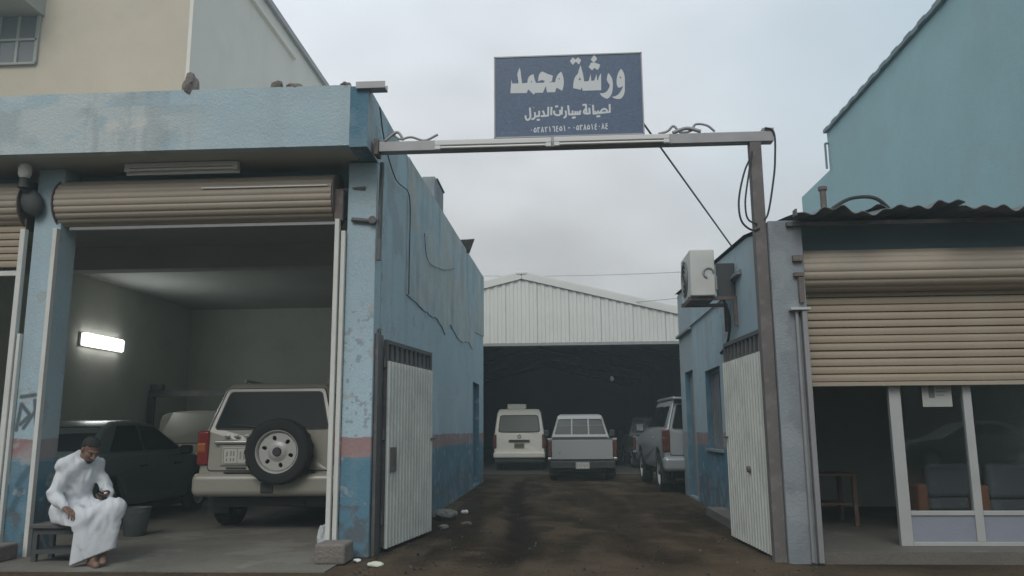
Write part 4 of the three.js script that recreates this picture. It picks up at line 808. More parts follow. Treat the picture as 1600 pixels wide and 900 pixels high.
function suv(name, label, pos, turn, o) {
  const t = thing(name, label, 'estate car', pos, turn), paint = o.paint, gl = CAR.glass;
  const wl = lin([[0.42, 0.86], [0.62, 0.93], [1.0, 0.945], [1.30, 0.875], [1.36, 0.86]]), wg = lin([[1.28, 0.865], [1.34, 0.855], [1.84, 0.69], [1.93, 0.64]]);
  const sR = lin([[0.4, 0.20], [0.75, 0.17], [1.30, 0.20], [1.84, 0.36], [1.93, 0.46]]);
  obj('body', [hull(lowerShape([[0.20, 0.45], [0.17, 0.75], [0.20, 1.30], [0.30, 1.345], [3.25, 1.30], [4.45, 1.16], [4.72, 1.02], [4.76, 0.45]], 0.45, [1.05, 4.0], 0.40, 0.50), wl, 0.05),
    hull(poly([[0.20, 1.28], [0.36, 1.84], [0.46, 1.92], [2.5, 1.93], [2.62, 1.90], [3.45, 1.28]]), wg, 0.05),
    bx(-0.8, 0.8, 0.5, 1.0, -0.5, -4.5)], paint, t);
  obj('underbody', [bx(-0.75, 0.75, 0.30, 0.5, -0.35, -4.3), rod([-0.7, 0.40, -1.05], [0.7, 0.40, -1.05], 0.06), rod([0.4, 0.34, -0.3], [0.4, 0.36, -1.6], 0.035)], CAR.trim, t);
  // tail: doors, glass, lamps, bumper
  obj('door_gap_shade', rearPanel([[-0.815, 0.765], [0.815, 0.765], [0.825, 1.29], [0.658, 1.853], [-0.658, 1.853], [-0.825, 1.29]], 0.06, sR, 0.006, 0.016), CAR.trim, t);  // dark panel behind the tailgate, paints the shade in its gap
  const tail = obj('tailgate', rearPanel([[-0.80, 0.78], [0.80, 0.78], [0.81, 1.29], [0.645, 1.84], [-0.645, 1.84], [-0.81, 1.29]], 0.05, sR, 0.016, 0.03), paint, t);
  obj('rear_window', rearPanel([[-0.735, 1.32], [0.735, 1.32], [0.60, 1.79], [-0.60, 1.79]], 0.05, sR, 0.024, 0.014), gl, t);
  obj('window_seal', rearPanel([[-0.757, 1.305], [0.757, 1.305], [0.617, 1.805], [-0.617, 1.805]], 0.06, sR, 0.020, 0.012), CAR.trim, t);
  for (const s of [-1, 1]) {
    const lamp = obj('tail_lamp', bx(Math.min(s * 0.80, s * 0.952), Math.max(s * 0.80, s * 0.952), 0.84, 1.29, -0.34, -0.135, 0.035), o.lamp ?? CAR.red, t);
    obj('indicator', bx(Math.min(s * 0.83, s * 0.957), Math.max(s * 0.83, s * 0.957), 1.0, 1.14, -0.335, -0.128, 0.03), o.lamp ?? CAR.orange, lamp);
    for (const w of [[[0.55, 1.36], [1.35, 1.36], [1.35, 1.78], [0.62, 1.78]], [[1.42, 1.36], [2.15, 1.36], [2.15, 1.80], [1.42, 1.79]], [[2.23, 1.36], [3.15, 1.36], [2.62, 1.80], [2.23, 1.80]]]) obj('side_window', sidePanel(w, 0.05, wg, s), gl, t);
    const mir = obj('mirror', bx(Math.min(s * 0.95, s * 1.16), Math.max(s * 0.95, s * 1.16), 1.25, 1.43, -2.95, -3.08, 0.04), CAR.trim, t);
    obj('mirror_glass', bx(s * 1.06 - 0.08, s * 1.06 + 0.08, 1.27, 1.41, -2.935, -2.949), CAR.chrome, mir);
    obj('door_handle', bx(s * 0.945 - 0.015, s * 0.945 + 0.015, 1.1, 1.13, -1.6, -1.8, 0.01), CAR.chrome, t);
    obj('roof_rail', [rod([s * 0.58, 1.975, -0.75], [s * 0.58, 1.975, -2.4], 0.018), rod([s * 0.58, 1.93, -0.8], [s * 0.58, 1.975, -0.8], 0.016), rod([s * 0.58, 1.93, -2.35], [s * 0.58, 1.975, -2.35], 0.016)], CAR.silver, t);
    obj('headlight', bx(Math.min(s * 0.55, s * 0.9), Math.max(s * 0.55, s * 0.9), 0.88, 1.06, -4.62, -4.77, 0.04), CAR.chrome, t);
    for (const z of [-1.05, -4.0]) wheel(t, s * 0.80, 0.40, z, 0.40, 0.26, s);
    obj('mud_flap', bx(s * 0.79 - 0.14, s * 0.79 + 0.14, 0.2, 0.5, -0.56, -0.575), CAR.trim, t);
  }
  const sBars = [new RoundedBoxGeometry(1.93, 0.30, 0.30, 4, 0.09).translate(0, 0.60, -0.16)];
  const bumper = obj('rear_bumper', sBars, o.bumper ?? paint, t);
  obj('step_pad', bx(-0.55, 0.62, 0.748, 0.762, -0.03, -0.13, 0.004), CAR.trim, bumper);
  obj('tow_socket', bx(-0.05, 0.11, 0.50, 0.63, 0.015, -0.05, 0.015), CAR.trim, bumper);
  obj('windscreen', rearPanel([[-0.76, 1.34], [0.76, 1.34], [0.62, 1.85], [-0.62, 1.85]], 0.05, lin([[1.28, 3.45], [1.9, 2.62]]), -0.004, 0.01), gl, t);
  if (o.spare) {
    const sp = wheel(t, 0.19, 1.02, 0.05, 0.415, 0.25, 1, true);
    obj('wiper', [bar([-0.1, 1.325, -0.165], [-0.52, 1.37, -0.18], 0.016, 0.012), bx(-0.13, -0.07, 1.30, 1.34, -0.15, -0.18, 0.01)], CAR.trim, t);
    obj('carrier', bx(0.1, 0.28, 0.93, 1.11, -0.1, -0.18), CAR.trim, t);
    obj('plate_recess', bx(-0.64, -0.13, 0.84, 1.10, -0.138, -0.146, 0.004), paint, tail);
    obj('handle_bar', bx(-0.72, -0.17, 1.115, 1.155, -0.115, -0.15, 0.012), CAR.chrome, tail);
    for (let i = 0; i < 4; i++) obj('emblem', bx(-0.60 + i * 0.13, -0.535 + i * 0.13, 1.195, 1.235, -0.138, -0.158, 0.008), CAR.chrome, tail);
    obj('badge', bx(-0.56, -0.3, 0.80, 0.818, -0.136, -0.15, 0.004), CAR.trim, tail);
    numberPlate(t, -0.385, 0.965, -0.135, 0.44, 0.22, plateA);
    obj('aerial', rod([0.7, 1.3, -2.9], [0.86, 1.95, -2.75], 0.006), CAR.trim, t);
  } else {
    obj('garnish', bx(-0.5, 0.5, 0.86, 0.99, -0.14, -0.16, 0.02), o.trim ?? CAR.silver, tail);
    numberPlate(t, 0, 0.93, -0.135, 0.34, 0.16, plateB);
    obj('wiper', bar([0.05, 1.33, -0.185], [0.5, 1.40, -0.20], 0.015, 0.012), CAR.trim, t);
  }
  return t;
}
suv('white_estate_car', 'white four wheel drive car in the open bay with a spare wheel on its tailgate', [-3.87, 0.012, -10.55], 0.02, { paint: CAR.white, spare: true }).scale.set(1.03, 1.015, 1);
{
  const r = suv('silver_estate_car', 'silver and white four wheel drive car half hidden behind the right wall corner', [3.02, 0.0, -16.85], 0.03, { paint: CAR.silver, bumper: CAR.silver, lamp: CAR.dullRed });
  obj('roof_panel', hull(poly([[0.5, 1.925], [0.40, 1.955], [2.45, 1.985], [2.6, 1.92]]), () => 0.68, 0.01), CAR.cool, r).userData.label = 'white roof of the silver car';
  obj('spoiler', new RoundedBoxGeometry(1.42, 0.05, 0.34, 3, 0.02).translate(0, 1.93, -0.32), CAR.cool, r);
  const c = document.createElement('canvas'); c.width = 256; c.height = 64; const g = c.getContext('2d'); g.fillStyle = '#a3a8aa'; g.fillRect(0, 0, 256, 64); g.fillStyle = '#5e6366'; g.font = 'bold 50px sans-serif'; g.fillText('M', 10, 50);
  const tx = new THREE.CanvasTexture(c); tx.colorSpace = THREE.SRGBColorSpace; tx.magFilter = THREE.LinearFilter;
  const f = new THREE.PlaneGeometry(0.5, 0.12); f.translate(0.05, 1.14, -0.148); obj('lettering', f, std({ map: tx, roughness: 0.5 }), r);
}
{
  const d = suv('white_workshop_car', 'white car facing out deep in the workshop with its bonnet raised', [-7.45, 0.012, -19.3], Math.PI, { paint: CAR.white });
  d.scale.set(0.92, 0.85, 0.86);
  const pts = []; for (let i = 0; i <= 12; i++) { const a = i / 12 * Math.PI; pts.push([Math.cos(a) * 0.80, 0.55 + 0.28 * Math.pow(Math.sin(a), 0.6)]); }
  const g = slab(poly([[0.80, 0], ...pts, [-0.80, 0]]), 0.03, 0.008), q = g.attributes.position;
  for (let i = 0; i < q.count; i++) q.setZ(i, q.getZ(i) - 0.10 * Math.pow(q.getX(i) / 0.8, 2));
  g.computeVertexNormals(); g.rotateX(0.28); g.translate(0, 1.24, -3.6);
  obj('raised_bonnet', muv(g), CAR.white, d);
}
// dark saloon, seen along its right side
{
  const t = thing('dark_sedan', 'dark green grey sedan parked in the workshop behind the seated man', 'sedan', [-7.06, 0.012, -10.15], -0.02);
  const wl = lin([[0.2, 0.80], [0.5, 0.86], [0.75, 0.865], [0.95, 0.81], [1.0, 0.79]]), wg = lin([[0.93, 0.79], [1.0, 0.775], [1.40, 0.61], [1.46, 0.55]]);
  obj('body', [hull(lowerShape([[0.06, 0.26], [0.02, 0.55], [0.06, 0.94], [0.22, 1.0], [0.7, 1.02], [3.1, 0.99], [4.2, 0.84], [4.48, 0.66], [4.52, 0.26]], 0.26, [0.92, 3.58], 0.31, 0.37), wl, 0.06),
    hull(poly([[0.35, 0.96], [1.0, 1.36], [1.3, 1.455], [1.9, 1.475], [2.35, 1.43], [3.25, 0.95]]), wg, 0.05), bx(-0.7, 0.7, 0.3, 0.8, -0.4, -4.2)], CAR.dark, t);
  obj('underbody', bx(-0.7, 0.7, 0.14, 0.3, -0.3, -4.2), CAR.trim, t);
  obj('rear_window', rearPanel([[-0.68, 1.05], [0.68, 1.05], [0.56, 1.38], [-0.56, 1.38]], 0.04, lin([[0.96, 0.35], [1.36, 1.0], [1.455, 1.3]]), 0.012, 0.014), CAR.glass, t);
  for (const s of [-1, 1]) {
    for (const w of [[[0.95, 1.03], [1.82, 1.03], [1.82, 1.40], [1.32, 1.39]], [[1.9, 1.03], [2.95, 1.03], [2.36, 1.38], [1.9, 1.40]]]) obj('side_window', sidePanel(w, 0.04, wg, s), CAR.glass, t);
    obj('door', sidePanel([[1.02, 0.34], [1.84, 0.34], [1.84, 0.93], [1.16, 0.93]], 0.04, wl, s, 0.006, 0.012), CAR.dark, t);
    obj('door', sidePanel([[1.88, 0.34], [2.95, 0.34], [3.0, 0.93], [1.88, 0.93]], 0.04, wl, s, 0.006, 0.012), CAR.dark, t);
    obj('door_handle', bx(s * 0.85 - 0.02, s * 0.85 + 0.02, 0.80, 0.83, -1.62, -1.78, 0.01), CAR.trim, t); obj('door_handle', bx(s * 0.85 - 0.02, s * 0.85 + 0.02, 0.80, 0.83, -2.66, -2.82, 0.01), CAR.trim, t);
    obj('mirror', bx(Math.min(s * 0.80, s * 0.99), Math.max(s * 0.80, s * 0.99), 0.95, 1.09, -2.85, -2.98, 0.04), CAR.trim, t);
    obj('tail_lamp', bx(Math.min(s * 0.5, s * 0.84), Math.max(s * 0.5, s * 0.84), 0.70, 0.88, -0.16, 0.0, 0.04), CAR.red, t);
    obj('headlight', bx(Math.min(s * 0.45, s * 0.8), Math.max(s * 0.45, s * 0.8), 0.6, 0.74, -4.36, -4.53, 0.04), CAR.chrome, t);
    for (const z of [-0.92, -3.58]) wheel(t, s * 0.74, 0.31, z, 0.31, 0.2, s, false, 8);
  }
  obj('rear_bumper', new RoundedBoxGeometry(1.68, 0.26, 0.2, 3, 0.08).translate(0, 0.42, -0.06), CAR.dark, t);
  numberPlate(t, 0, 0.72, -0.005, 0.34, 0.16, plateB);
  const u = t.clone(); u.name = numbered('dark_sedan'); u.position.set(15, 0, 9.5); u.rotation.y = 1.57; scene.add(u);
  tag(u, 'dark sedan parked across the street, mirrored dimly in the shop window', 'sedan');
}
// white passenger van
{
  const t = thing('white_van', 'white passenger van with a boxy roof unit parked inside the dark hall', 'van', [-1.38, 0.008, -26.6], 0.01);
  const w = lin([[0.4, 0.80], [0.7, 0.845], [1.05, 0.84], [1.85, 0.72], [1.98, 0.66]]), sR = lin([[0.3, 0.04], [0.95, 0.02], [1.85, 0.12], [1.98, 0.2]]);
  obj('body', [hull(lowerShape([[0.05, 0.42], [0.02, 0.95], [0.12, 1.85], [0.22, 1.97], [3.3, 1.98], [3.6, 1.92], [4.5, 1.02], [4.68, 0.85], [4.7, 0.42]], 0.42, [0.95, 3.6], 0.33, 0.42), w, 0.06), bx(-0.7, 0.7, 0.45, 0.9, -0.4, -4.4)], CAR.vanWhite, t);
  obj('underbody', bx(-0.72, 0.72, 0.2, 0.45, -0.2, -4.4), CAR.trim, t);
  const gate = obj('tailgate', rearPanel([[-0.70, 0.56], [0.70, 0.56], [0.73, 1.1], [0.63, 1.88], [-0.63, 1.88], [-0.73, 1.1]], 0.06, sR, 0.016, 0.03), CAR.vanWhite, t);
  obj('window_seal', rearPanel([[-0.69, 1.22], [0.69, 1.22], [0.62, 1.78], [-0.62, 1.78]], 0.1, sR, 0.021, 0.012), CAR.trim, t);
  obj('rear_window', rearPanel([[-0.66, 1.25], [0.66, 1.25], [0.595, 1.75], [-0.595, 1.75]], 0.09, sR, 0.026, 0.012), phys({ rgb: [0.16, 0.17, 0.15], roughness: 0.15 }), t);
  obj('handle_garnish', bx(-0.34, 0.34, 0.92, 0.985, 0.0, 0.03, 0.01), CAR.trim, gate);
  obj('emblem', new THREE.TorusGeometry(0.05, 0.012, 8, 20).translate(0, 1.1, 0.0), CAR.chrome, gate);
  numberPlate(t, 0, 0.80, 0.005, 0.33, 0.16, plateC);
  for (const s of [-1, 1]) {
    obj('tail_lamp', bx(Math.min(s * 0.74, s * 0.855), Math.max(s * 0.74, s * 0.855), 0.72, 1.16, -0.2, 0.005, 0.03), CAR.dullRed, t);
    for (const q of [[[0.4, 1.25], [1.5, 1.25], [1.5, 1.72], [0.46, 1.72]], [[1.6, 1.25], [2.7, 1.25], [2.7, 1.72], [1.6, 1.72]]]) obj('side_window', sidePanel(q, 0.06, w, s), CAR.glass, t);
    for (const z of [-0.95, -3.6]) wheel(t, s * 0.70, 0.33, z, 0.33, 0.2, s);
  }
  obj('rear_bumper', [new RoundedBoxGeometry(1.68, 0.2, 0.22, 3, 0.06).translate(0, 0.50, 0.0)], CAR.vanWhite, t);
  obj('lower_valance', bx(-0.8, 0.8, 0.26, 0.40, 0.04, -0.14, 0.03), CAR.trim, t);
  obj('roof_unit', new RoundedBoxGeometry(0.62, 0.17, 1.0, 3, 0.03).translate(-0.09, 2.06, -0.85), CAR.vanWhite, t);
}
// white pickup with a guarded cab window
{
  const t = thing('white_pickup', 'white pickup truck parked tail out at the mouth of the dark hall', 'pickup truck', [0.52, 0, -21.15], 0.0);
  const w = lin([[0.4, 0.82], [0.7, 0.86], [1.0, 0.865], [1.08, 0.85]]), wc = lin([[0.95, 0.84], [1.1, 0.81], [1.66, 0.64], [1.74, 0.58]]);
  obj('body', [hull(lowerShape([[2.05, 0.45], [2.05, 1.08], [4.0, 1.06], [4.9, 0.95], [5.1, 0.8], [5.1, 0.45]], 0.45, [4.1], 0.36, 0.44), w, 0.05), hull(poly([[2.05, 1.05], [2.18, 1.66], [2.3, 1.735], [3.1, 1.74], [3.3, 1.69], [4.0, 1.05]]), wc, 0.05)], CAR.cool, t);
  const bed = new THREE.Shape(); { const a = Math.asin((0.52 - 0.36) / 0.44), dx = 0.44 * Math.cos(a); bed.moveTo(0.06, 0.52); bed.lineTo(1.05 - dx, 0.52); bed.absarc(1.05, 0.36, 0.44, Math.PI - a, a, true); bed.lineTo(2.0, 0.52); bed.lineTo(2.0, 1.06); bed.lineTo(0.06, 1.06); bed.closePath(); }
  for (const s of [-1, 1]) { const g = slab(bed, 0.06, 0.015); g.rotateY(Math.PI / 2); g.translate(s * 0.835 - 0.03, 0, 0); obj('bed_side', muv(toCreasedNormals(g, 0.6)), CAR.cool, t); }
  obj('bed_floor', [bx(-0.8, 0.8, 0.54, 0.58, -0.1, -2.0), bx(-0.8, 0.8, 0.581, 1.02, -1.95, -2.0)], CAR.trim, t);
  const gate = obj('tailgate', new RoundedBoxGeometry(1.56, 0.50, 0.05, 3, 0.015).translate(0, 0.80, -0.055), CAR.cool, t);
  obj('gate_ledge', bx(-0.8, 0.8, 1.052, 1.085, -0.02, -0.09, 0.01), CAR.trim, gate);
  obj('gate_mark', bx(-0.6, -0.56, 0.70, 0.72, -0.028, -0.031), CAR.trim, gate);
  for (const s of [-1, 1]) {
    const l = obj('tail_lamp', bx(Math.min(s * 0.79, s * 0.885), Math.max(s * 0.79, s * 0.885), 0.62, 1.02, -0.18, -0.02, 0.02), CAR.dullRed, t);
    obj('reverse_lamp', bx(Math.min(s * 0.79, s * 0.888), Math.max(s * 0.79, s * 0.888), 0.52, 0.60, -0.16, -0.018, 0.015), CAR.chrome, l);
    obj('corner_cap', bx(Math.min(s * 0.77, s * 0.89), Math.max(s * 0.77, s * 0.89), 1.03, 1.085, -0.2, -0.018, 0.01), CAR.cool, t);
    for (const z of [-1.05, -4.1]) wheel(t, s * 0.74, 0.36, z, 0.36, 0.22, s);
    obj('side_window', sidePanel([[2.3, 1.12], [3.6, 1.12], [3.2, 1.62], [2.3, 1.64]], 0.05, wc, s), CAR.glass, t);
    obj('mirror', bx(Math.min(s * 0.9, s * 1.06), Math.max(s * 0.9, s * 1.06), 1.1, 1.3, -3.5, -3.58, 0.03), CAR.trim, t);
    obj('mud_flap', bx(s * 0.74 - 0.13, s * 0.74 + 0.13, 0.12, 0.46, -0.55, -0.56), CAR.trim, t);
  }
  const sC = lin([[1.05, 2.05], [1.66, 2.18], [1.74, 2.3]]);
  obj('cab_window', rearPanel([[-0.72, 1.16], [0.72, 1.16], [0.6, 1.60], [-0.6, 1.60]], 0.05, sC, 0.012, 0.012), CAR.paleGlass, t);
  obj('window_guard', [rearPanel([[-0.80, 1.10], [0.80, 1.10], [0.63, 1.70], [-0.63, 1.70]], 0.05, sC, 0.05, 0.03, [[[-0.73, 1.17], [-0.60, 1.60], [0.60, 1.60], [0.73, 1.17]]]), bar([-0.24, 1.16, -2.05], [-0.23, 1.62, -2.13], 0.04, 0.03), bar([0.24, 1.16, -2.05], [0.23, 1.62, -2.13], 0.04, 0.03), bar([-0.7, 1.42, -2.11], [0.7, 1.42, -2.11], 0.012, 0.012)], CAR.cool, t);
  obj('rear_bumper', [new RoundedBoxGeometry(1.66, 0.2, 0.16, 3, 0.03).translate(0, 0.42, -0.03), bx(-0.62, 0.62, 0.24, 0.33, -0.08, -0.16, 0.02)], CAR.trim, t);
  obj('underbody', [bx(-0.5, 0.5, 0.3, 0.53, -0.2, -4.9), rod([-0.7, 0.36, -1.05], [0.7, 0.36, -1.05], 0.07)], CAR.trim, t);
  numberPlate(t, 0.0, 0.40, 0.065, 0.35, 0.17, plateB);
  const u = t.clone(); u.name = numbered('white_pickup'); u.position.set(3.25, 0.008, -27.5); u.rotation.y = 0.02; scene.add(u);
  tag(u, 'farther white pickup mostly hidden behind the silver car in the dark hall', 'pickup truck');
}

// ------------------------------------------------------------------ the seated man
const vsub = (a, b) => [a[0] - b[0], a[1] - b[1], a[2] - b[2]], vadd = (a, b, k = 1) => [a[0] + b[0] * k, a[1] + b[1] * k, a[2] + b[2] * k], vdot = (a, b) => a[0] * b[0] + a[1] * b[1] + a[2] * b[2];
const vnorm = (a) => { const l = Math.hypot(...a); return [a[0] / l, a[1] / l, a[2] / l]; }, vcross = (a, b) => [a[1] * b[2] - a[2] * b[1], a[2] * b[0] - a[0] * b[2], a[0] * b[1] - a[1] * b[0]];
function cone(p, a, b, ra, rb) { const d = vsub(b, a), q = vsub(p, a), t = Math.min(1, Math.max(0, vdot(q, d) / (vdot(d, d) + 1e-9))); return Math.hypot(q[0] - d[0] * t, q[1] - d[1] * t, q[2] - d[2] * t) - lerp(ra, rb, t); }
function ell(p, c, r) { const x = (p[0] - c[0]) / r[0], y = (p[1] - c[1]) / r[1], z = (p[2] - c[2]) / r[2], k = Math.hypot(x, y, z); return (k - 1) * Math.min(...r); }
const smin = (a, b, k) => { const h = Math.max(k - Math.abs(a - b), 0) / k; return Math.min(a, b) - h * h * k * 0.25; };
function march(dist, centre, half, n) {
  const mc = new MarchingCubes(n, new THREE.MeshStandardMaterial(), false, false, 120000);
  mc.isolation = 0;
  const cell = 2 * half / n, P = (i) => (i - n / 2) * cell, B = 4;
  for (let z = 0; z < n; z += B) for (let y = 0; y < n; y += B) for (let x = 0; x < n; x += B) { // far blocks need only one sample
    const m = dist([centre[0] + P(x + 1.5), centre[1] + P(y + 1.5), centre[2] + P(z + 1.5)]), far = Math.abs(m) > 5.5 * cell;
    for (let c = z; c < Math.min(n, z + B); c++) for (let b = y; b < Math.min(n, y + B); b++) for (let a = x; a < Math.min(n, x + B); a++) {
      mc.field[c * n * n + b * n + a] = far ? -m : -dist([centre[0] + P(a), centre[1] + P(b), centre[2] + P(c)]);
    }
  }
  mc.update();
  const g = new THREE.BufferGeometry(), c = mc.count;
  g.setAttribute('position', new THREE.BufferAttribute(mc.positionArray.slice(0, c * 3), 3)); g.setAttribute('normal', new THREE.BufferAttribute(mc.normalArray.slice(0, c * 3), 3));
  const nn = g.attributes.normal; for (let i = 0; i < nn.count; i++) { const l = Math.hypot(nn.getX(i), nn.getY(i), nn.getZ(i)) || 1; nn.setXYZ(i, nn.getX(i) / l, nn.getY(i) / l, nn.getZ(i) / l); }
  g.scale(half, half, half); g.translate(...centre);
  return muv(g);
}
{
  const O = [-5.05, 0.0, -8.35], rel = (p) => vsub(p, O);
  const J = { // joints in the pose of the photograph: bowed over a phone, one knee over the other
    hip: [-5.11, 0.50, -8.40], belly: [-5.10, 0.68, -8.38], chest: [-5.04, 0.88, -8.33], neck: [-4.98, 1.035, -8.29], head: [-4.885, 1.125, -8.25],
    shR: [-5.09, 0.962, -8.19], elR: [-5.13, 0.685, -8.08], wrR: [-4.93, 0.575, -7.965], shL: [-4.95, 0.965, -8.45], elL: [-4.80, 0.745, -8.47], wrL: [-4.655, 0.685, -8.26],
    hipR: [-5.14, 0.49, -8.30], knR: [-4.76, 0.475, -8.02], anR: [-4.63, 0.09, -8.02], hipL: [-5.05, 0.50, -8.46], knL: [-4.51, 0.565, -8.16], anL: [-4.56, 0.14, -8.10],
  };
  for (const k in J) J[k] = rel(J[k]);
  const p = thing('person', 'man in a long white robe sitting bowed over a phone by the blue pillar', 'person', O);
  // one body under the clothes
  const body = (q) => {
    let d = cone(q, J.hip, J.belly, 0.125, 0.12); d = smin(d, cone(q, J.belly, J.chest, 0.105, 0.10), 0.06); d = smin(d, cone(q, J.chest, J.neck, 0.08, 0.05), 0.04);
    d = smin(d, cone(q, J.neck, J.head, 0.052, 0.048), 0.02);
    for (const s of ['R', 'L']) {
      d = smin(d, cone(q, J.neck, J['sh' + s], 0.042, 0.034), 0.02); d = smin(d, cone(q, J['sh' + s], J['el' + s], 0.034, 0.032), 0.015); d = smin(d, cone(q, J['el' + s], J['wr' + s], 0.036, 0.026), 0.015);
      d = smin(d, cone(q, J['hip' + s], J['kn' + s], 0.08, 0.055), 0.03); d = smin(d, cone(q, J['kn' + s], J['an' + s], 0.05, 0.034), 0.02);
    }
    const toe = rel([-4.52, 0.035, -7.9]), heel = rel([-4.67, 0.04, -8.05]), toeL = rel([-4.50, 0.05, -7.98]), heelL = rel([-4.60, 0.07, -8.13]);
    d = smin(d, cone(q, heel, toe, 0.036, 0.03), 0.03); d = smin(d, cone(q, heelL, toeL, 0.036, 0.028), 0.03);
    return d;
  };
  const parts = [march(body, [0.18, 0.62, 0.13], 0.72, 108)];
  // head: looks down and ahead
  const f0 = vnorm([0.80, -0.62, 0.50]), r0 = vnorm(vcross(f0, [0, 1, 0])), u0 = vcross(r0, f0), H = J.head;
  const headLocal = (q) => { const d = vsub(q, H); return [vdot(d, r0), vdot(d, u0), vdot(d, f0)]; };
  const headD = (q0) => {
    const q = headLocal(q0), m = [Math.abs(q[0]), q[1], q[2]];
    let d = ell(q, [0, 0.045, -0.012], [0.078, 0.088, 0.098]);                     // skull
    d = smin(d, ell(q, [0, -0.035, 0.03], [0.060, 0.075, 0.066]), 0.03);            // face and jaw
    d = smin(d, ell(q, [0, -0.092, 0.062], [0.026, 0.022, 0.024]), 0.02);           // chin
    d = smin(d, cone(q, [0, 0.018, 0.092], [0, -0.028, 0.116], 0.010, 0.016), 0.012); // nose
    d = smin(d, cone(m, [0.008, -0.03, 0.104], [0.016, -0.031, 0.098], 0.008, 0.008), 0.008);
    d = smin(d, cone(m, [0.012, 0.034, 0.090], [0.045, 0.034, 0.074], 0.010, 0.009), 0.012); // brow
    d = Math.max(d, -(ell(m, [0.032, 0.012, 0.097], [0.018, 0.011, 0.014])));        // eye sockets
    d = smin(d, cone(m, [0.05, -0.015, 0.058], [0.04, -0.02, 0.075], 0.016, 0.012), 0.02); // cheek
    d = smin(d, cone(m, [0, -0.056, 0.096], [0.02, -0.058, 0.088], 0.0065, 0.005), 0.006); // lips
    d = smin(d, cone(m, [0, -0.068, 0.094], [0.017, -0.067, 0.088], 0.0065, 0.005), 0.006);
    d = smin(d, ell(m, [0.080, 0.0, -0.008], [0.010, 0.032, 0.018]), 0.008);         // ears
    d = smin(d, cone(q, [0, -0.06, -0.03], [0, -0.13, -0.06], 0.05, 0.052), 0.03);   // nape
    return d;
  };
  parts.push(march(headD, H, 0.17, 104));
  // hands
  function hand(wrist, dir, back, thumbSide, curl) {
    const f = vnorm(dir), b = vnorm(vsub(back, f.map((v) => v * vdot(back, f)))), s = vcross(f, b).map((v) => v * thumbSide);
    const at = (x, y, z) => [wrist[0] + f[0] * x + s[0] * y + b[0] * z, wrist[1] + f[1] * x + s[1] * y + b[1] * z, wrist[2] + f[2] * x + s[2] * y + b[2] * z];
    const chains = [];
    [[0.028, 0.044, 0.028, 0.022], [0.0095, 0.048, 0.031, 0.024], [-0.0095, 0.044, 0.028, 0.022], [-0.028, 0.035, 0.022, 0.018]].forEach(([y, a, bb, c], i) => {
      let ang = curl * 0.5, P = [0.088 - Math.abs(y - 0.009) * 0.25, y]; const pts = [at(P[0], y, 0)];
      let px = P[0], pz = 0; for (const L of [a, bb, c]) { px += Math.cos(ang) * L; pz -= Math.sin(ang) * L; pts.push(at(px, y * 1.1, pz)); ang += curl * (0.9 + 0.08 * i); }
      chains.push([pts, [0.0092, 0.0086, 0.0078, 0.0066]]);
    });
    chains.push([[at(0.025, 0.03, -0.004), at(0.055, 0.052, -0.016), at(0.082, 0.05, -0.03), at(0.104, 0.042, -0.04)], [0.013, 0.0105, 0.0092, 0.0075]]);
    const D = (q) => {
      let d = 1; for (const y of [-0.026, -0.009, 0.009, 0.026]) d = smin(d, cone(q, at(0.012, y * 0.75, 0), at(0.085, y, 0), 0.0135, 0.0115), 0.014);
      d = smin(d, cone(q, at(-0.03, 0, 0), at(0.015, 0, 0), 0.025, 0.021), 0.02);
      let e = 1; for (const [pts, r] of chains) { let c = 1; for (let i = 0; i < 3; i++) c = Math.min(c, cone(q, pts[i], pts[i + 1], r[i], r[i + 1])); e = Math.min(e, c); }
      return smin(d, e, 0.006);
    };
    return march(D, at(0.075, 0.005, -0.015), 0.14, 92);
  }
  const dR = vnorm([0.80, -0.42, 0.25]);
  parts.push(hand(J.wrR, dR, [0.35, 0.9, 0.25], -1, 0.55));
  const dL = vnorm([0.05, -0.25, 0.9]);
  parts.push(hand(J.wrL, dL, [0.75, -0.6, -0.2], 1, 0.6));
  obj('body', parts, mottled([0.20, 0.115, 0.08], 0.1, 0.3, 901, { roughness: 0.6, bumpScale: 0.0006 }), p);
  const eyes = []; for (const s of [-1, 1]) { const e = new THREE.SphereGeometry(0.0105, 12, 10); const c = vadd(vadd(vadd(H, r0, s * 0.031), u0, 0.011), f0, 0.082); e.translate(...c); eyes.push(e); }
  obj('eyes', eyes, std({ rgb: [0.05, 0.04, 0.035], roughness: 0.3 }), p);
  const hair = (q0) => { const q = headLocal(q0); let d = headD(q0) - 0.003 - 0.009 * fbm(q[0] * 60 + 9, q[1] * 60 + q[2] * 45, 3, 911); const thr = lerp(-0.06, 0.088, sm(-0.05, 0.075, q[2] - (Math.abs(q[0]) > 0.06 ? -0.03 : 0))); d = Math.max(d, thr - q[1]); if (Math.abs(q[0]) > 0.074 && Math.abs(q[1]) < 0.04 && Math.abs(q[2] + 0.008) < 0.024) d = Math.max(d, 0.004); return d; };
  obj('hair', march(hair, vadd(H, u0, 0.02), 0.17, 96), std({ rgb: [0.014, 0.012, 0.011], roughness: 0.8 }), p);
  const beard = (q0) => { const q = headLocal(q0), m = [Math.abs(q[0]), q[1], q[2]]; let d = headD(q0) - 0.003; const zone = Math.min(ell(m, [0.0, -0.045, 0.10], [0.034, 0.008, 0.03]), ell(m, [0.0, -0.1, 0.06], [0.06, 0.026, 0.05])); return Math.max(d, zone); };
  obj('beard', march(beard, vadd(vadd(H, f0, 0.06), u0, -0.07), 0.1, 64), std({ rgb: [0.03, 0.024, 0.02], roughness: 0.9 }), p);
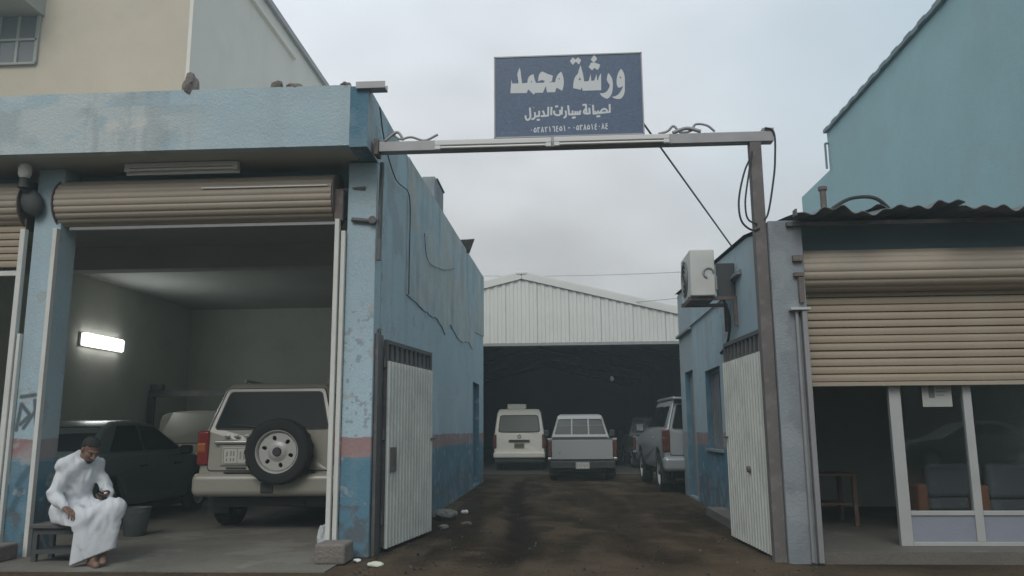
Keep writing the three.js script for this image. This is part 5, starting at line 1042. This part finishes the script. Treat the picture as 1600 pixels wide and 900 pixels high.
  // the robe hangs over body, thighs and shins and ends in a slanting hem
  const web = []; for (let i = 0; i <= 4; i++) { const k = i / 4; web.push([vadd(J.knR, vsub(J.knL, J.knR), k), vadd(rel([-4.74, 0.02, -8.0]), vsub(rel([-4.50, 0.12, -8.10]), rel([-4.74, 0.02, -8.0])), k)]); }
  const hemA = rel([-4.74, 0.055, -8.0]), hemN = vnorm([0.42, -1, 0.0]);
  const robe = (q) => {
    let d = cone(q, J.hip, J.belly, 0.165, 0.150); d = smin(d, cone(q, J.belly, J.chest, 0.150, 0.148), 0.08); d = smin(d, cone(q, J.chest, J.neck, 0.13, 0.062), 0.06);
    d = smin(d, cone(q, vadd(J.hip, [-0.05, 0, 0]), vadd(J.hip, [0.1, -0.02, 0.06]), 0.15, 0.12), 0.06);
    for (const s of ['R', 'L']) {
      d = smin(d, cone(q, J.neck, J['sh' + s], 0.064, 0.060), 0.09); d = smin(d, cone(q, J['sh' + s], J['el' + s], 0.060, 0.066), 0.09);
      d = smin(d, cone(q, J['el' + s], vadd(J['el' + s], vsub(J['wr' + s], J['el' + s]), 0.93), 0.062, 0.046), 0.025);
      d = smin(d, cone(q, J['hip' + s], J['kn' + s], 0.125, 0.085), 0.06);
    }
    let sk = 1; for (const [a, b] of web) sk = smin(sk, cone(q, a, b, 0.072, 0.05), 0.07);
    sk = smin(sk, cone(q, J.knR, rel([-4.76, 0.0, -8.0]), 0.085, 0.085), 0.04);
    const drop = sm(0.42, 0.1, q[1]);
    sk += drop * 0.02 * Math.sin(44 * (q[0] * 0.8 + q[2] * 0.5) + q[1] * 4) ;
    d = smin(d, sk, 0.05);
    const sag = cone(q, J.hipR, vadd(J.knR, [-0.1, -0.1, 0]), 0.10, 0.06); d = smin(d, sag, 0.06); // cloth slack under the near thigh
    const w = fbm(q[0] * 9 + 20, q[1] * 5 + q[2] * 8 + 20, 3, 931) - 0.5, fold = 0.6 * Math.sin(70 * (q[1] * 0.5 + q[0] * 0.8 - q[2] * 0.3) + 9 * fbm(q[0] * 6 + 3, q[1] * 6 + q[2] * 6 + 3, 2, 937)) + Math.sin(34 * (q[1] * 0.8 - q[0] * 0.7 + q[2] * 0.25) + 7 * fbm(q[0] * 4 + 9, q[1] * 4 + 9, 2, 935));
    d = smin(d, cone(q, J.shR, J.shL, 0.07, 0.07), 0.09);
    d += w * 0.024 + 0.0068 * fold * sm(0.25, 0.5, q[1]);
    d = Math.max(d, vdot(vsub(q, hemA), hemN));
    d = Math.max(d, vdot(vsub(q, vadd(J.neck, [0.028, 0.028, 0.012])), vnorm([0.5, 0.75, 0.3])));
    const seat = 0.392 - q[1]; if (q[0] < 0.22) d = Math.max(d, Math.min(seat, 0.1));
    return d;
  };
  obj('robe', march(robe, [0.18, 0.58, 0.13], 0.70, 132), mottled([0.63, 0.65, 0.67], 0.04, 0.6, 941, { roughness: 0.9, bumpScale: 0.002 }), p);
  // phone in the left hand
  const ph = new THREE.Group(); ph.name = numbered('phone'); scene.add(ph); tag(ph, 'dark mobile phone held in the seated man\'s hand', 'phone');
  ph.position.set(-4.645, 0.66, -8.14); ph.rotation.set(-0.5, -0.9, 0.2, 'YXZ');
  obj('case', new RoundedBoxGeometry(0.075, 0.012, 0.15, 3, 0.006), std({ rgb: [0.02, 0.02, 0.022], roughness: 0.5 }), ph);
  obj('screen', bx(-0.034, 0.034, 0.0062, 0.0075, -0.068, 0.068), phys({ rgb: [0.015, 0.016, 0.018], roughness: 0.08 }), ph);
}

renderer.render(scene, camera);
